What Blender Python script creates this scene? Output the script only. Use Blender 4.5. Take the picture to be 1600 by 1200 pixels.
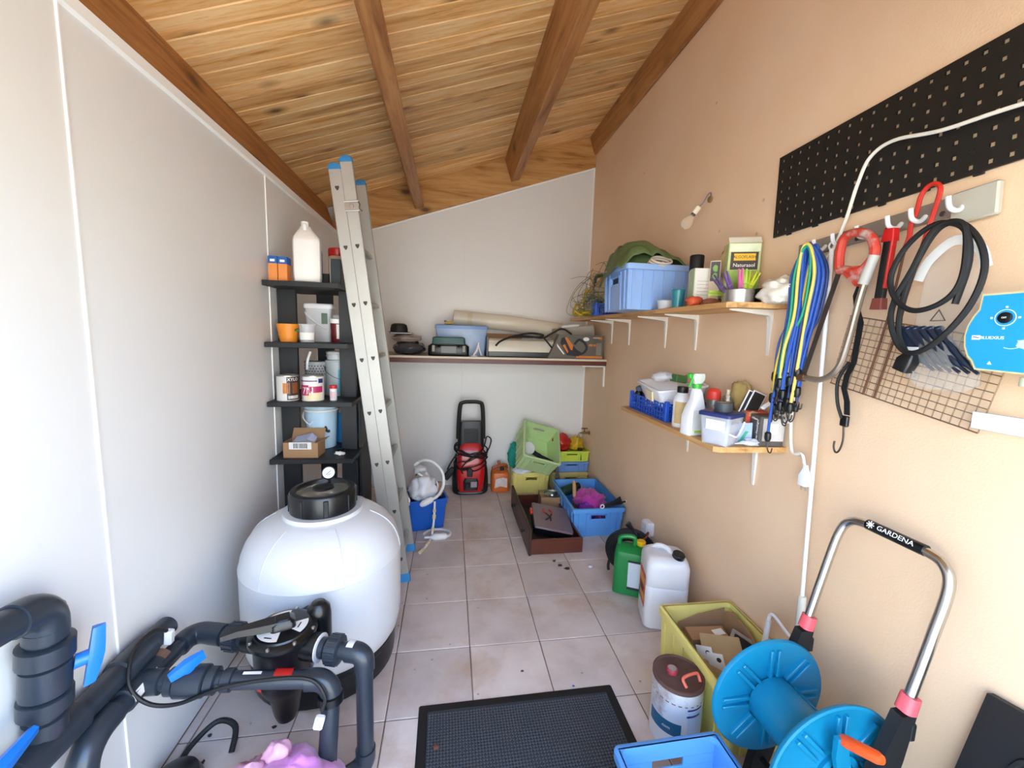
import bpy, bmesh, math, random
from mathutils import Matrix, Vector, Euler, noise
R = math.radians
S = bpy.context.scene
COL = S.collection
for o in list(bpy.data.objects):
    bpy.data.objects.remove(o)

# ---------------------------------------------------------------- camera
cam_d = bpy.data.cameras.new('camera'); cam = bpy.data.objects.new('camera', cam_d); COL.objects.link(cam)
cam_d.sensor_fit = 'HORIZONTAL'; cam_d.sensor_width = 36; cam_d.lens = 640 / 1600 * 36; cam_d.clip_start = .02
cr_, cu_, cd_ = Vector((.988603, -.147577, .029750)), Vector((-.011103, .125606, .992018)), Vector((.150136, .981042, -.122536))
cam.matrix_world = Matrix(((cr_.x, cu_.x, -cd_.x, -.10651), (cr_.y, cu_.y, -cd_.y, -3.08624), (cr_.z, cu_.z, -cd_.z, 1.45907), (0, 0, 0, 1)))
S.camera = cam
# ---------------------------------------------------------------- light
world = bpy.data.worlds.new('world'); S.world = world; world.use_nodes = True
wn = world.node_tree.nodes; wl = world.node_tree.links
sky = wn.new('ShaderNodeTexSky'); sky.sky_type = 'NISHITA'; sky.sun_disc = False
sky.sun_elevation = R(48); sky.sun_rotation = R(75); sky.air_density = 1.25; sky.dust_density = .3; sky.ozone_density = 2.2
bg = wn['Background']; wl.new(sky.outputs[0], bg.inputs[0]); bg.inputs[1].default_value = 1.2
sun_d = bpy.data.lights.new('sun', 'SUN'); sun_d.energy = 6.8; sun_d.angle = R(.6); sun_d.color = (1, .96, .9)
sun = bpy.data.objects.new('sun', sun_d); COL.objects.link(sun)
sun.rotation_euler = Vector((-.76, -.42, -1.0)).to_track_quat('-Z', 'Y').to_euler()
S.view_settings.view_transform = 'Standard'; S.view_settings.look = 'None'
S.view_settings.gamma = 1; S.view_settings.use_curve_mapping = False
S.view_settings.exposure = 1.08
S.cycles.max_bounces = 14; S.cycles.diffuse_bounces = 8; S.cycles.glossy_bounces = 4
S.cycles.transmission_bounces = 8; S.cycles.transparent_max_bounces = 12
S.cycles.use_denoising = True; S.cycles.sample_clamp_indirect = 8
S.cycles.caustics_reflective = False; S.cycles.caustics_refractive = False

# ---------------------------------------------------------------- materials
def lin(h):
    if not isinstance(h, str): return tuple(h)
    h = h.lstrip('#'); c = [int(h[i:i + 2], 16) / 255 for i in (0, 2, 4)]
    return tuple(x / 12.92 if x <= .04045 else ((x + .055) / 1.055) ** 2.4 for x in c)
def _mix(nt, a, b, fac, mode='MIX'):
    m = nt.nodes.new('ShaderNodeMix'); m.data_type = 'RGBA'; m.blend_type = mode
    for sock, v in ((m.inputs[0], fac), (m.inputs[6], a), (m.inputs[7], b)):
        if hasattr(v, 'is_output'): nt.links.new(v, sock)
        elif isinstance(v, (int, float)): sock.default_value = v
        else: sock.default_value = (*v, 1)
    return m.outputs[2]
def _ramp(nt, src, stops):
    r = nt.nodes.new('ShaderNodeValToRGB'); e = r.color_ramp.elements
    while len(e) < len(stops): e.new(.5)
    for k, (p, c) in enumerate(stops):
        e[k].position = p; e[k].color = (*c, 1) if not isinstance(c, (int, float)) else (c, c, c, 1)
    nt.links.new(src, r.inputs[0]); return r.outputs[0]
def _coord(nt, scale=(1, 1, 1), world_space=False, rnd=0):
    if world_space: src = nt.nodes.new('ShaderNodeNewGeometry').outputs['Position']
    else: src = nt.nodes.new('ShaderNodeTexCoord').outputs['Object']
    if rnd:
        oi = nt.nodes.new('ShaderNodeObjectInfo'); ml = nt.nodes.new('ShaderNodeVectorMath'); ml.operation = 'SCALE'
        cb = nt.nodes.new('ShaderNodeCombineXYZ')
        for k in range(3): nt.links.new(oi.outputs['Random'], cb.inputs[k])
        nt.links.new(cb.outputs[0], ml.inputs[0]); ml.inputs['Scale'].default_value = rnd
        ad = nt.nodes.new('ShaderNodeVectorMath'); ad.operation = 'ADD'
        nt.links.new(src, ad.inputs[0]); nt.links.new(ml.outputs[0], ad.inputs[1]); src = ad.outputs[0]
    mp = nt.nodes.new('ShaderNodeMapping'); mp.inputs['Scale'].default_value = scale
    nt.links.new(src, mp.inputs[0]); return mp.outputs[0]
def _noise(nt, vec, scale, detail=4, rough=.55, dist=0):
    n = nt.nodes.new('ShaderNodeTexNoise'); n.inputs['Scale'].default_value = scale
    n.inputs['Detail'].default_value = detail; n.inputs['Roughness'].default_value = rough; n.inputs['Distortion'].default_value = dist
    nt.links.new(vec, n.inputs['Vector']); return n.outputs['Fac']
def _bump(nt, height, strength, dist=.002):
    b = nt.nodes.new('ShaderNodeBump'); b.inputs['Strength'].default_value = strength; b.inputs['Distance'].default_value = dist
    nt.links.new(height, b.inputs['Height']); return b.outputs[0]
MATS = {}
def new_mat(name):
    m = bpy.data.materials.new(name); m.use_nodes = True; MATS[name] = m
    return m, m.node_tree, m.node_tree.nodes['Principled BSDF']
def mat(name, col='#808080', rough=.5, metal=0, var=.08, vs=9, bump=0, bs=80, trans=0, coat=0, alpha=1, sheen=0, dirt=None, ds=5):
    if name in MATS: return MATS[name]
    m, nt, b = new_mat(name); c = lin(col)
    v = _coord(nt)
    n = _noise(nt, v, vs)
    out = _mix(nt, tuple(x * (1 - var) for x in c), tuple(min(1, x * (1 + var)) for x in c), n)
    if dirt:
        dn = _noise(nt, v, ds, 6, .65); f = _ramp(nt, dn, [(.5, 0), (.72, 1)]); out = _mix(nt, out, lin(dirt), f)
    nt.links.new(out, b.inputs['Base Color'])
    b.inputs['Roughness'].default_value = rough; b.inputs['Metallic'].default_value = metal
    b.inputs['Transmission Weight'].default_value = trans; b.inputs['Coat Weight'].default_value = coat
    b.inputs['Alpha'].default_value = alpha; b.inputs['Sheen Weight'].default_value = sheen
    if bump: nt.links.new(_bump(nt, _noise(nt, v, bs, 5), bump), b.inputs['Normal'])
    return m
def clear_mat(name, col, alpha=.35, rough=.15):
    """thin clear plastic: a see-through film with gloss"""
    m, nt, b = new_mat(name)
    b.inputs['Base Color'].default_value = (*lin(col), 1); b.inputs['Roughness'].default_value = rough
    b.inputs['Alpha'].default_value = alpha; return m
def wood_mat(name, light, mid, dark, axis=0, knots=True, rough=.55, tone=.25, ks=2.2):
    m, nt, b = new_mat(name)
    st = [9.0, 9.0, 9.0]; st[axis] = .7
    v = _coord(nt, tuple(st), rnd=37)
    g = _noise(nt, v, 3.0, 6, .6, .6)
    col = _ramp(nt, g, [(.28, lin(dark)), (.45, lin(mid)), (.62, lin(light))])
    v2 = _coord(nt, tuple(x * 5 for x in st), rnd=11); g2 = _noise(nt, v2, 4, 3)
    col = _mix(nt, col, lin(dark), _ramp(nt, g2, [(.55, 0), (.75, .45)]))
    oi = nt.nodes.new('ShaderNodeObjectInfo')
    col = _mix(nt, col, _ramp(nt, oi.outputs['Random'], [(0, (1 - tone,) * 3), (1, (1 + tone * .35,) * 3)]), 1, 'MULTIPLY')
    if knots:
        k = [1.0, 1.0, 1.0]; k[axis] = .55
        vo = nt.nodes.new('ShaderNodeTexVoronoi'); vo.inputs['Scale'].default_value = ks
        nt.links.new(_coord(nt, tuple(x * 2.2 for x in k), rnd=23), vo.inputs['Vector'])
        col = _mix(nt, col, lin('#4a2a12'), _ramp(nt, vo.outputs['Distance'], [(.05, .9), (.12, .35), (.2, 0)]))
    nt.links.new(col, b.inputs['Base Color']); b.inputs['Roughness'].default_value = rough
    nt.links.new(_bump(nt, g, .25), b.inputs['Normal']); return m

# ---------------------------------------------------------------- geometry helpers
def T(x=0, y=0, z=0, rx=0, ry=0, rz=0, s=1):
    M = Matrix.Translation((x, y, z)) @ Euler((R(rx), R(ry), R(rz)), 'XYZ').to_matrix().to_4x4()
    if s != 1: M = M @ (Matrix.Scale(s, 4) if isinstance(s, (int, float)) else Matrix.Diagonal((*s, 1)))
    return M
def rrect(hw, hd, r=.004, n=2, cx=0, cy=0):
    r = max(min(r, hw * .999, hd * .999), 1e-5); out = []
    for k, (sx, sy) in enumerate(((1, 1), (-1, 1), (-1, -1), (1, -1))):
        for i in range(n + 1):
            a = math.pi / 2 * (k + i / n)
            out.append((cx + sx * (hw - r) + r * math.cos(a), cy + sy * (hd - r) + r * math.sin(a)))
    return out
def spline(pts, n=6, closed=False):
    P = [Vector(p) for p in pts]; m = len(P); out = []
    for i in range(m if closed else m - 1):
        g = (lambda k: P[k % m]) if closed else (lambda k: P[max(0, min(m - 1, k))])
        a, b, c, d = g(i - 1), g(i), g(i + 1), g(i + 2)
        for k in range(n):
            t = k / n
            out.append(.5 * ((2 * b) + (c - a) * t + (2 * a - 5 * b + 4 * c - d) * t * t + (3 * b - a - 3 * c + d) * t ** 3))
    if not closed: out.append(P[-1])
    return out
class G:
    """collects shapes that become ONE mesh; mi = material slot of the shapes added next"""
    def __init__(s): s.v = []; s.f = []; s.m = []; s.mi = 0; s.soft = False
    def add(s, vs, fs, M=None):
        o = len(s.v)
        s.v += [tuple(M @ Vector(v)) if M else tuple(v) for v in vs]
        s.f += [tuple(i + o for i in f) for f in fs]; s.m += [s.mi] * len(fs); return s
    def loft(s, secs, M=None, cap=(1, 1), loop=False):
        n = len(secs[0]); vs = [p for q in secs for p in q]; fs = []
        L = len(secs)
        for k in range(L if loop else L - 1):
            a, b = k * n, ((k + 1) % L) * n
            fs += [(a + i, a + (i + 1) % n, b + (i + 1) % n, b + i) for i in range(n)]
        if not loop:
            if cap[0]: fs.append(tuple(reversed(range(n))))
            if cap[1]: fs.append(tuple(range((L - 1) * n, L * n)))
        return s.add(vs, fs, M)
    def rloft(s, rows, M=None, n=3, cap=(1, 1)):
        """rows of (z, half_w, half_d, corner_r[, cx, cy])"""
        return s.loft([[(x, y, r[0]) for x, y in rrect(r[1], r[2], r[3], n, *(r[4:6] if len(r) > 4 else (0, 0)))] for r in rows], M, cap)
    def box(s, sx, sy, sz, M=None, b=.003, z0=True):
        """box with chamfered edges, standing on z=0 (z0) or centred"""
        hx, hy = sx / 2, sy / 2; b = min(b, hx * .45, hy * .45, sz * .45); zb = 0 if z0 else -sz / 2
        if b <= 0: return s.rloft([(zb, hx, hy, 1e-5), (zb + sz, hx, hy, 1e-5)], M, 1)
        return s.rloft([(zb, hx - b, hy - b, b * .3), (zb + b, hx, hy, b), (zb + sz - b, hx, hy, b), (zb + sz, hx - b, hy - b, b * .3)], M, 1)
    def span(s, x0, x1, y0, y1, z0, z1, b=.003): return s.box(x1 - x0, y1 - y0, z1 - z0, T((x0 + x1) / 2, (y0 + y1) / 2, z0), b)
    def lathe(s, prof, M=None, seg=28, a0=0, a1=360, cap=(1, 1)):
        full = abs(a1 - a0) >= 360; n = seg if full else seg + 1
        rings = []
        for r, z in prof:
            r = max(r, 1e-4); rings.append([(r * math.cos(R(a0 + (a1 - a0) * i / seg)), r * math.sin(R(a0 + (a1 - a0) * i / seg)), z) for i in range(n)])
        if full: return s.loft(rings, M, cap)
        vs = [p for q in rings for p in q]
        return s.add(vs, [(k * n + i, k * n + i + 1, (k + 1) * n + i + 1, (k + 1) * n + i) for k in range(len(prof) - 1) for i in range(n - 1)], M)
    def cyl(s, r, h, M=None, seg=20, b=.002): return s.lathe([(r - b, 0), (r, b), (r, h - b), (r - b, h)], M, seg)
    def rod(s, p, q, r, seg=10, r2=None, b=0):
        p, q = Vector(p), Vector(q); d = q - p; M = Matrix.Translation(p) @ d.to_track_quat('Z', 'Y').to_matrix().to_4x4()
        return s.lathe([(r, 0), (r if r2 is None else r2, d.length)], M, seg)
    def tube(s, pts, r, seg=8, closed=False, n=0, M=None):
        P = spline(pts, n, closed) if n else [Vector(p) for p in pts]
        L = len(P); rs = r if isinstance(r, (list, tuple)) else None
        t0 = (P[1] - P[0]).normalized(); up = Vector((0, 0, 1)) if abs(t0.z) < .9 else Vector((1, 0, 0))
        nrm = t0.cross(up).normalized(); rings = []
        for k in range(L):
            if closed: t = P[(k + 1) % L] - P[k - 1]
            else: t = P[min(k + 1, L - 1)] - P[max(k - 1, 0)]
            if t.length < 1e-9: t = t0
            t = t.normalized(); nrm = (nrm - t * nrm.dot(t)); nrm = nrm.normalized() if nrm.length > 1e-6 else t.orthogonal().normalized()
            bn = t.cross(nrm); rr = rs[min(len(rs) - 1, int(k * len(rs) / L))] if rs else r
            rings.append([tuple(P[k] + (nrm * math.cos(2 * math.pi * i / seg) + bn * math.sin(2 * math.pi * i / seg)) * rr) for i in range(seg)])
        return s.loft(rings, M, loop=closed)
    def prism(s, poly, h, M=None):
        return s.loft([[(x, y, 0) for x, y in poly], [(x, y, h) for x, y in poly]], M)
    def quad(s, a, b, c, d, M=None): return s.add([a, b, c, d], [(0, 1, 2, 3)], M)
    def lump(s, c, rad, seed=0, amp=.25, freq=2.2, seg=26, rings=16, floor=None, crease=.35, M=None):
        rows = []; s.soft = True
        off = Vector((seed * 7.3, seed * 3.1, seed * 1.7))
        for j in range(rings + 1):
            th = math.pi * j / rings; row = []
            for i in range(seg):
                ph = 2 * math.pi * i / seg
                d = Vector((math.sin(th) * math.cos(ph), math.sin(th) * math.sin(ph), -math.cos(th)))
                k = 1 + amp * noise.noise(d * freq + off) + amp * crease * (abs(noise.noise(d * freq * 2.3 + off)) * 2 - .6) + amp * .25 * noise.noise(d * freq * 5 + off)
                p = [c[a] + d[a] * rad[a] * k for a in range(3)]
                if floor is not None: p[2] = max(p[2], floor)
                row.append(tuple(p))
            rows.append(row)
        return s.loft(rows, M)
    def patch(s, r, z0, z1, a0, a1, seg=8, M=None, r2=None):
        """curved label on a cylinder of radius r"""
        return s.lathe([(r, z0), (r if r2 is None else r2, z1)], M, seg, a0, a1)
    def warp(s, fn): s.v = [tuple(fn(*v)) for v in s.v]; return s
def obj(name, g, m, parent=None, smooth=35):
    me = bpy.data.meshes.new(name); me.from_pydata(g.v, [], g.f)
    ms = m if isinstance(m, (list, tuple)) else [m]
    for x in ms: me.materials.append(x)
    if len(ms) > 1: me.polygons.foreach_set('material_index', g.m)
    bm = bmesh.new(); bm.from_mesh(me); bmesh.ops.recalc_face_normals(bm, faces=bm.faces); bm.to_mesh(me); bm.free()
    if smooth:
        if g.soft: smooth = 80
        me.polygons.foreach_set('use_smooth', [True] * len(me.polygons)); me.set_sharp_from_angle(angle=R(smooth))
    me.update()
    o = bpy.data.objects.new(name, me); COL.objects.link(o)
    if parent: o.parent = parent
    return o
def tag(o, label, cat, group=None):
    o['label'] = label; o['category'] = cat
    if group: o['group'] = group
    return o
def thing(name, label, cat, loc=(0, 0, 0), rot=(0, 0, 0), group=None):
    o = bpy.data.objects.new(name, None); COL.objects.link(o); o.empty_display_size = .05
    o.location = loc; o.rotation_euler = tuple(R(a) for a in rot) if isinstance(rot, (tuple, list)) else (0, 0, R(rot))
    return tag(o, label, cat, group)
def struct(o): o['kind'] = 'structure'; return o
def inst(src, M, parent, name=None):
    o = bpy.data.objects.new(name or src.name.split('.')[0], src.data); COL.objects.link(o); o.parent = parent; o.matrix_local = M; return o
def text(s, size, M, m, parent, bend=None, name='lettering', ext=.0004, align='CENTER', sx=1):
    c = bpy.data.curves.new(name, 'FONT'); c.body = s; c.size = size; c.align_x = align; c.align_y = 'CENTER'; c.extrude = ext; c.resolution_u = 3
    t = bpy.data.objects.new(name, c); COL.objects.link(t); bpy.context.view_layer.update()
    me = bpy.data.meshes.new_from_object(t.evaluated_get(bpy.context.evaluated_depsgraph_get()))
    bpy.data.objects.remove(t); bpy.data.curves.remove(c)
    for v in me.vertices:
        x, y, z = v.co; x *= sx
        if bend: v.co = M @ Vector(((bend + z) * math.sin(x / bend), -(bend + z) * math.cos(x / bend), y))
        else: v.co = M @ Vector((x, y, z))
    me.materials.clear(); me.materials.append(m); me.update()
    o = bpy.data.objects.new(name, me); COL.objects.link(o); o.parent = parent; return o
rnd = random.Random(5)

# ---------------------------------------------------------------- shared materials
white_panel = mat('white_panel', '#e5e5e4', .36, var=.02, vs=2)
white_bead = mat('white_bead', '#f4f4f2', .4, var=.02)
white_metal = mat('white_metal', '#eceae4', .4, var=.03)
black_pl = mat('black_plastic', '#0e1013', .28, var=.1)
black_matt = mat('black_matt', '#0d0e10', .6, var=.1)
grey_pvc = mat('grey_pvc', '#2b333d', .3, var=.08, vs=14)
blue_handle = mat('blue_handle', '#1673d6', .35, var=.06)
white_pl = mat('white_plastic', '#e6e7ea', .35, var=.03)
cardboard = mat('cardboard', '#a5805c', .8, var=.1, vs=12)
paper = mat('paper', '#e9e8e4', .7, var=.03)
steel = mat('steel', '#b9b8b4', .32, 1, var=.08)
dark_steel = mat('dark_steel', '#5c5450', .45, .8, var=.15)
rusty_steel = mat('rusty_steel', '#6d4a38', .6, .6, var=.25, vs=30)
red_pl = mat('red_plastic', '#bf1d1c', .35, var=.08)
ink = mat('ink', '#22232a', .6, var=.02)
ink_white = mat('ink_white', '#f0f0ee', .6, var=.01)
clear = clear_mat('clear_plastic', '#e4e8ee', .32, .12)
frosted = clear_mat('frosted_plastic', '#dfe2e8', .7, .3)
# ================================================================= the room
XL, XR, YB, YF = -1.035, 1.187, .73, -3.25
CA = math.atan(.33); SA, CC = math.sin(CA), math.cos(CA)
zc = lambda x: 2.862 + .33 * x           # underside of the roof boards
zw = lambda x: 2.585 + .338 * x          # top of the back wall

# floor tiles
m, nt, b = new_mat('floor_tile')
v = _coord(nt, world_space=True)
base = _ramp(nt, _noise(nt, v, 5, 6, .6), [(.3, lin('#c3b4ac')), (.5, lin('#d2c5be')), (.7, lin('#dad0ca'))])
oi = nt.nodes.new('ShaderNodeObjectInfo')
base = _mix(nt, base, _ramp(nt, oi.outputs['Random'], [(0, (.88, .88, .89)), (1, (1.05, 1.04, 1.03))]), 1, 'MULTIPLY')
st = _ramp(nt, _noise(nt, v, 2.3, 5, .65, .4), [(.52, 0), (.68, .6)])
base = _mix(nt, base, lin('#b3926f'), st)
sp = nt.nodes.new('ShaderNodeTexVoronoi'); sp.inputs['Scale'].default_value = 9; nt.links.new(v, sp.inputs['Vector'])
base = _mix(nt, base, lin('#6d5a50'), _ramp(nt, sp.outputs['Distance'], [(.03, .6), (.06, 0)]))
nt.links.new(base, b.inputs['Base Color'])
b.inputs['Roughness'].default_value = .48; nt.links.new(_bump(nt, _noise(nt, v, 30, 4), .12), b.inputs['Normal'])
tile_m = m
grout = mat('grout', '#7d6d63', .85, var=.15, vs=20)
floor = struct(obj('floor', G().span(XL - .05, XR + .05, YF, YB + .05, -.08, -.0035, 0), grout))
xs = [XL] + [i * .333 for i in range(-3, 4)] + [XR]
ys = [YF] + [-j * .333 for j in range(9, -3, -1)] + [YB]
cache = {}
for x0, x1 in zip(xs, xs[1:]):
    for y0, y1 in zip(ys, ys[1:]):
        w, d = x1 - x0 - .0045, y1 - y0 - .0045
        if w < .004 or d < .004: continue
        key = (round(w, 3), round(d, 3)); M = T((x0 + x1) / 2, (y0 + y1) / 2, -.014 + rnd.uniform(-.0005, .0004), rnd.uniform(-.1, .1), rnd.uniform(-.1, .1))
        if key not in cache:
            cache[key] = o = obj('tile', G().box(w, d, .014, None, .002), tile_m, floor); o.matrix_local = M
        else: inst(cache[key], M, floor)
struct(obj('floor_terrace', G().span(-14, 14, -24, YF - .003, -.12, -.012, 0), mat('terrace_stone', '#d2c4aa', .8, var=.1, vs=3)))

struct(obj('wall_bounce', G().span(-7, 7, -9.3, -9.0, -.1, 3.6, 0), mat('bounce_render', '#e6ddd0', .8, var=.03, vs=1)))  # unseen pale wall, added to bounce sunlight deep into the room
# left wall: white sandwich panels with sealant beads
wall_left = struct(obj('wall_left', G().span(XL - .22, XL - .12, YF, YB + .1, -.01, 2.6, 0).span(XL - .12, XL - .05, YF, YB + .05, -.01, 2.2, 0), white_panel))
segs = [YF, -2.98, -1.868, -.762, YB]
for a, c in zip(segs, segs[1:]):
    obj('panel', G().span(XL - .05, XL, a + .0015, c - .0015, 0, 2.245, .002), white_panel, wall_left)
for y in segs[1:-1]:
    obj('sealant_bead', G().tube([(XL + .0005, y, .002), (XL + .0005, y, 2.243)], .0042, 6), white_bead, wall_left)
obj('top_moulding', G().prism([(XL, 2.205), (XL + .012, 2.211), (XL + .012, 2.243), (XL - .03, 2.262), (XL - .05, 2.262), (XL - .05, 2.245), (XL, 2.245)], YB - YF - .01, Matrix(((1, 0, 0, 0), (0, 0, 1, YF + .005), (0, 1, 0, 0), (0, 0, 0, 1)))), white_bead, wall_left)
# back wall
XZ = lambda y: Matrix(((1, 0, 0, 0), (0, 0, 1, y), (0, 1, 0, 0), (0, 0, 0, 1)))
wall_back = struct(obj('wall_back', G().prism([(XL - .2, -.01), (XR + .2, -.01), (XR + .2, 3.5), (XL - .2, 3.0)], .1, XZ(YB + .05)), white_panel))
for a, c in ((XL + .002, .004), (.008, XR)):
    obj('panel', G().prism([(a, 0), (c, 0), (c, zw(c)), (a, zw(a))], .049, XZ(YB)), white_panel, wall_back)
obj('joint_strip', G().span(.001, .012, YB - .004, YB + .004, 0, zw(0) - .01, .001), white_panel, wall_back)
obj('corner_moulding', G().prism([(XR - .012, YB), (XR, YB - .012), (XR, YB)], zw(XR) - .01, T(0, 0, 0)), white_bead, wall_back)
obj('top_moulding', G().prism([(XL + .01, zw(XL)), (XR - .002, zw(XR)), (XR - .002, zw(XR) - .013), (XL + .01, zw(XL) - .013)], .006, XZ(YB - .006)), white_bead, wall_back)
# right wall: painted render
m, nt, b = new_mat('peach_render'); v = _coord(nt, world_space=True)
pc = _ramp(nt, _noise(nt, v, 1.6, 5), [(.35, lin('#e4c3a0')), (.65, lin('#eaccad'))])
sp = nt.nodes.new('ShaderNodeTexVoronoi'); sp.inputs['Scale'].default_value = 3.1; nt.links.new(v, sp.inputs['Vector'])
pc = _mix(nt, pc, lin('#9c7f62'), _ramp(nt, sp.outputs['Distance'], [(.018, .5), (.03, 0)]))
nt.links.new(pc, b.inputs['Base Color']); b.inputs['Roughness'].default_value = .75
nt.links.new(_bump(nt, _noise(nt, v, 160, 3), .35, .0015), b.inputs['Normal'])
peach = m
wall_right = struct(obj('wall_right', G().span(XR, XR + .2, YF, YB + .05, -.01, 3.10, 0), peach))
obj('leak_block', G().span(XR + .12, XR + .2, YF, YB + .05, 3.10, 3.42, 0), peach, wall_right)  # unseen fill behind the beam, added to stop light leaking in

# front wall at the camera's doorway, unseen, added to cut daylight on near walls
struct(obj('wall_front', G().span(XL - .2, -.93, YF - .12, YF, -.01, 2.5, 0).span(1.08, XR + .2, YF - .12, YF, -.01, 3.2, 0).prism([(-.93, 2.2), (1.08, 2.2), (1.08, 3.2), (-.93, 2.5)], .12, XZ(YF - .12)), peach))
# ceiling: boards on sloping beams
board_m = wood_mat('pine_board', '#f6d29a', '#ebb672', '#b67a3a', 0, tone=.3)
beam_m = wood_mat('pine_beam', '#b98550', '#a87040', '#7d4f28', 1, tone=.12, ks=1.7)
beam_x = wood_mat('pine_plate', '#c99a5e', '#b8854a', '#8a5a2c', 0, tone=.1, ks=2.0)
SL = lambda x, y: Matrix.Translation((x, y, zc(x))) @ Euler((0, -CA, 0)).to_matrix().to_4x4()
ceiling = struct(obj('ceiling', G().box(3.0, YB - YF + .5, .08, SL(.05, (YB + YF) / 2) @ T(0, 0, .022), 0), mat('roof_felt', '#5a4a3a', .9)))
pl = None; y = YB + .1; k = 0
while y > YF - .1:
    M = SL(.05, y - .05)
    if pl is None:
        pl = obj('plank', G().rloft([(0, 1.42, .0455, .001), (.004, 1.42, .0488, .001), (.02, 1.42, .0488, .001)], None, 1), board_m, ceiling); pl.matrix_local = M
    else: inst(pl, M, ceiling)
    y -= .1
def beam(xbl, zbl, w, y0, y1, name='beam'):
    h = (zc(xbl) - zbl) * CC - .0005
    M = Matrix.Translation((xbl, 0, zbl)) @ Euler((0, -CA, 0)).to_matrix().to_4x4()
    c = .006
    pr = [(c, 0), (w - c, 0), (w, c), (w, h), (0, h), (0, c)]
    obj(name, G().prism(pr, y1 - y0, M @ XZ(y0)), beam_m, ceiling)
beam(-.419, 2.5, .08, YF - .05, .70)
beam(.412, 2.79, .08, YF - .05, .70)
beam(-1.07 - .09 * CC, 2.245 - .09 * SA, .09, YF - .05, .70)
beam(1.165, 3.085, .085, YF - .05, .70)
a, c = XL - .06, XR + .06
obj('beam', G().prism([(a, zw(a)), (c, zw(c)), (c, zc(c) - .001), (a, zc(a) - .001)], .04, XZ(YB - .02)), beam_x, ceiling)
# ================================================================= sand filter
tank_white = mat('tank_white', '#d3d6da', .34, var=.02, coat=.15)
t = thing('sand_filter', 'large white sand filter tank with black lid, standing by the left wall', 'filter tank', (-.635, -1.31, 0))
obj('base', G().lathe([(.262, 0), (.285, .01), (.29, .05), (.283, .10), (.296, .118), (.296, .135), (.2, .14)], seg=48), black_pl, t)
body = obj('tank_body', G().lathe([(.2, .12), (.285, .125), (.306, .16), (.316, .22), (.317, .30), (.317, .497), (.3185, .499), (.3185, .503), (.316, .506), (.309, .545), (.294, .585), (.268, .622), (.232, .652), (.19, .674), (.168, .681), (.158, .683), (.156, .70), (.1, .70)], seg=64), tank_white, t)
for a in (-62, -118, 60, 118, 178, 0):
    pr = [(.3165, .507), (.3095, .547), (.2945, .587), (.2685, .624), (.2325, .654), (.191, .676)]
    obj('moulding_line', G().tube([(r * math.cos(R(a)), r * math.sin(R(a)), z) for r, z in pr], .0022, 6, n=4), tank_white, body)
lid = obj('lid_collar', G().lathe([(.13, .69), (.131, .70), (.131, .775), (.126, .783), (.108, .785), (.104, .778), (.104, .74), (.1, .735)], seg=48), black_pl, t)
for k in range(8):
    obj('grip_rib', G().box(.012, .02, .07, T(.129 * math.cos(R(k * 45 + 20)), .129 * math.sin(R(k * 45 + 20)), .703, 0, 0, k * 45 + 20), .004), black_pl, lid)
obj('lid_window', G().lathe([(.107, .765), (.107, .772), (.06, .782), (.0, .785)], seg=36), mat('lid_glass', '#6d6d62', .12, var=.25, vs=14, coat=.5), t)
obj('window_hub', G().lathe([(.045, .783), (.04, .79), (.02, .797), (0, .798)], seg=24), black_pl, t)
g = obj('pressure_gauge', G().rod((0, 0, 0), (0, 0, .03), .006).lathe([(.026, -.012), (.028, -.008), (.028, .008), (.0255, .0125), (.024, .008)], T(0, -.004, .05, 62, 0, 12), 28), black_pl, t)
g.location = (.012, .045, .783)
obj('dial', G().lathe([(.0245, .0085), (0, .0086)], T(0, -.004, .05, 62, 0, 12), 24), white_pl, g)
obj('needle', G().box(.0022, .026, .001, T(0, -.004, .05, 62, 0, 12) @ T(0, 0, .0092, 0, 0, -50), 0).box(.016, .002, .0008, T(0, -.004, .05, 62, 0, 12) @ T(.002, -.008, .0092, 0, 0, 20), 0), ink, g)

# ================================================================= multiport valve
VX, VY, VZ = -.63, -1.777, .44
rz = math.degrees(math.atan2(.16, -.57)) - 180
t = thing('multiport_valve', 'black multiport valve with lever handle in front of the white filter tank', 'valve', (VX, VY, .20), (0, 0, rz))
obj('valve_body', G().lathe([(.0, -.03), (.03, -.025), (.038, 0), (.048, .06), (.07, .10), (.085, .14), (.088, .25), (.094, .262), (.094, .272)], seg=32).rod((-.075, 0, .24), (-.125, 0, .24), .042, 20).rod((.075, 0, .24), (.125, 0, .24), .042, 20), black_pl, t)
obj('valve_neck', G().rod((-.02, .06, .22), (0, .16, .22), .045, 20).lathe([(.0, .05), (.022, .046), (.036, .03), (.04, 0), (.04, -.08)], T(.06, .10, .275), 20), black_pl, t)
cv = obj('cover', G().lathe([(.094, .272), (.101, .275), (.101, .287), (.094, .292), (.083, .294), (.08, .299), (0, .301)], seg=36), black_pl, t)
b0 = None
for k in range(8):
    M = T(.0945 * math.cos(R(k * 45 + 10)), .0945 * math.sin(R(k * 45 + 10)), .289)
    if b0 is None: b0 = obj('bolt', G().lathe([(.006, 0), (.006, .006), (.004, .008)], seg=8), steel, cv); b0.matrix_local = M
    else: inst(b0, M, cv)
for a0, a1 in ((-15, 38), (105, 158), (225, 292)):
    obj('dial_sector', G().lathe([(.03, .3022), (.074, .3018)], None, 10, a0, a1), paper, cv)
for M in (T(.05, .01, .3025, 0, 0, 100), T(-.008, -.06, .3025)): obj('dial_print', G().box(.024, .004, .0006, M, 0), ink, cv)
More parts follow.
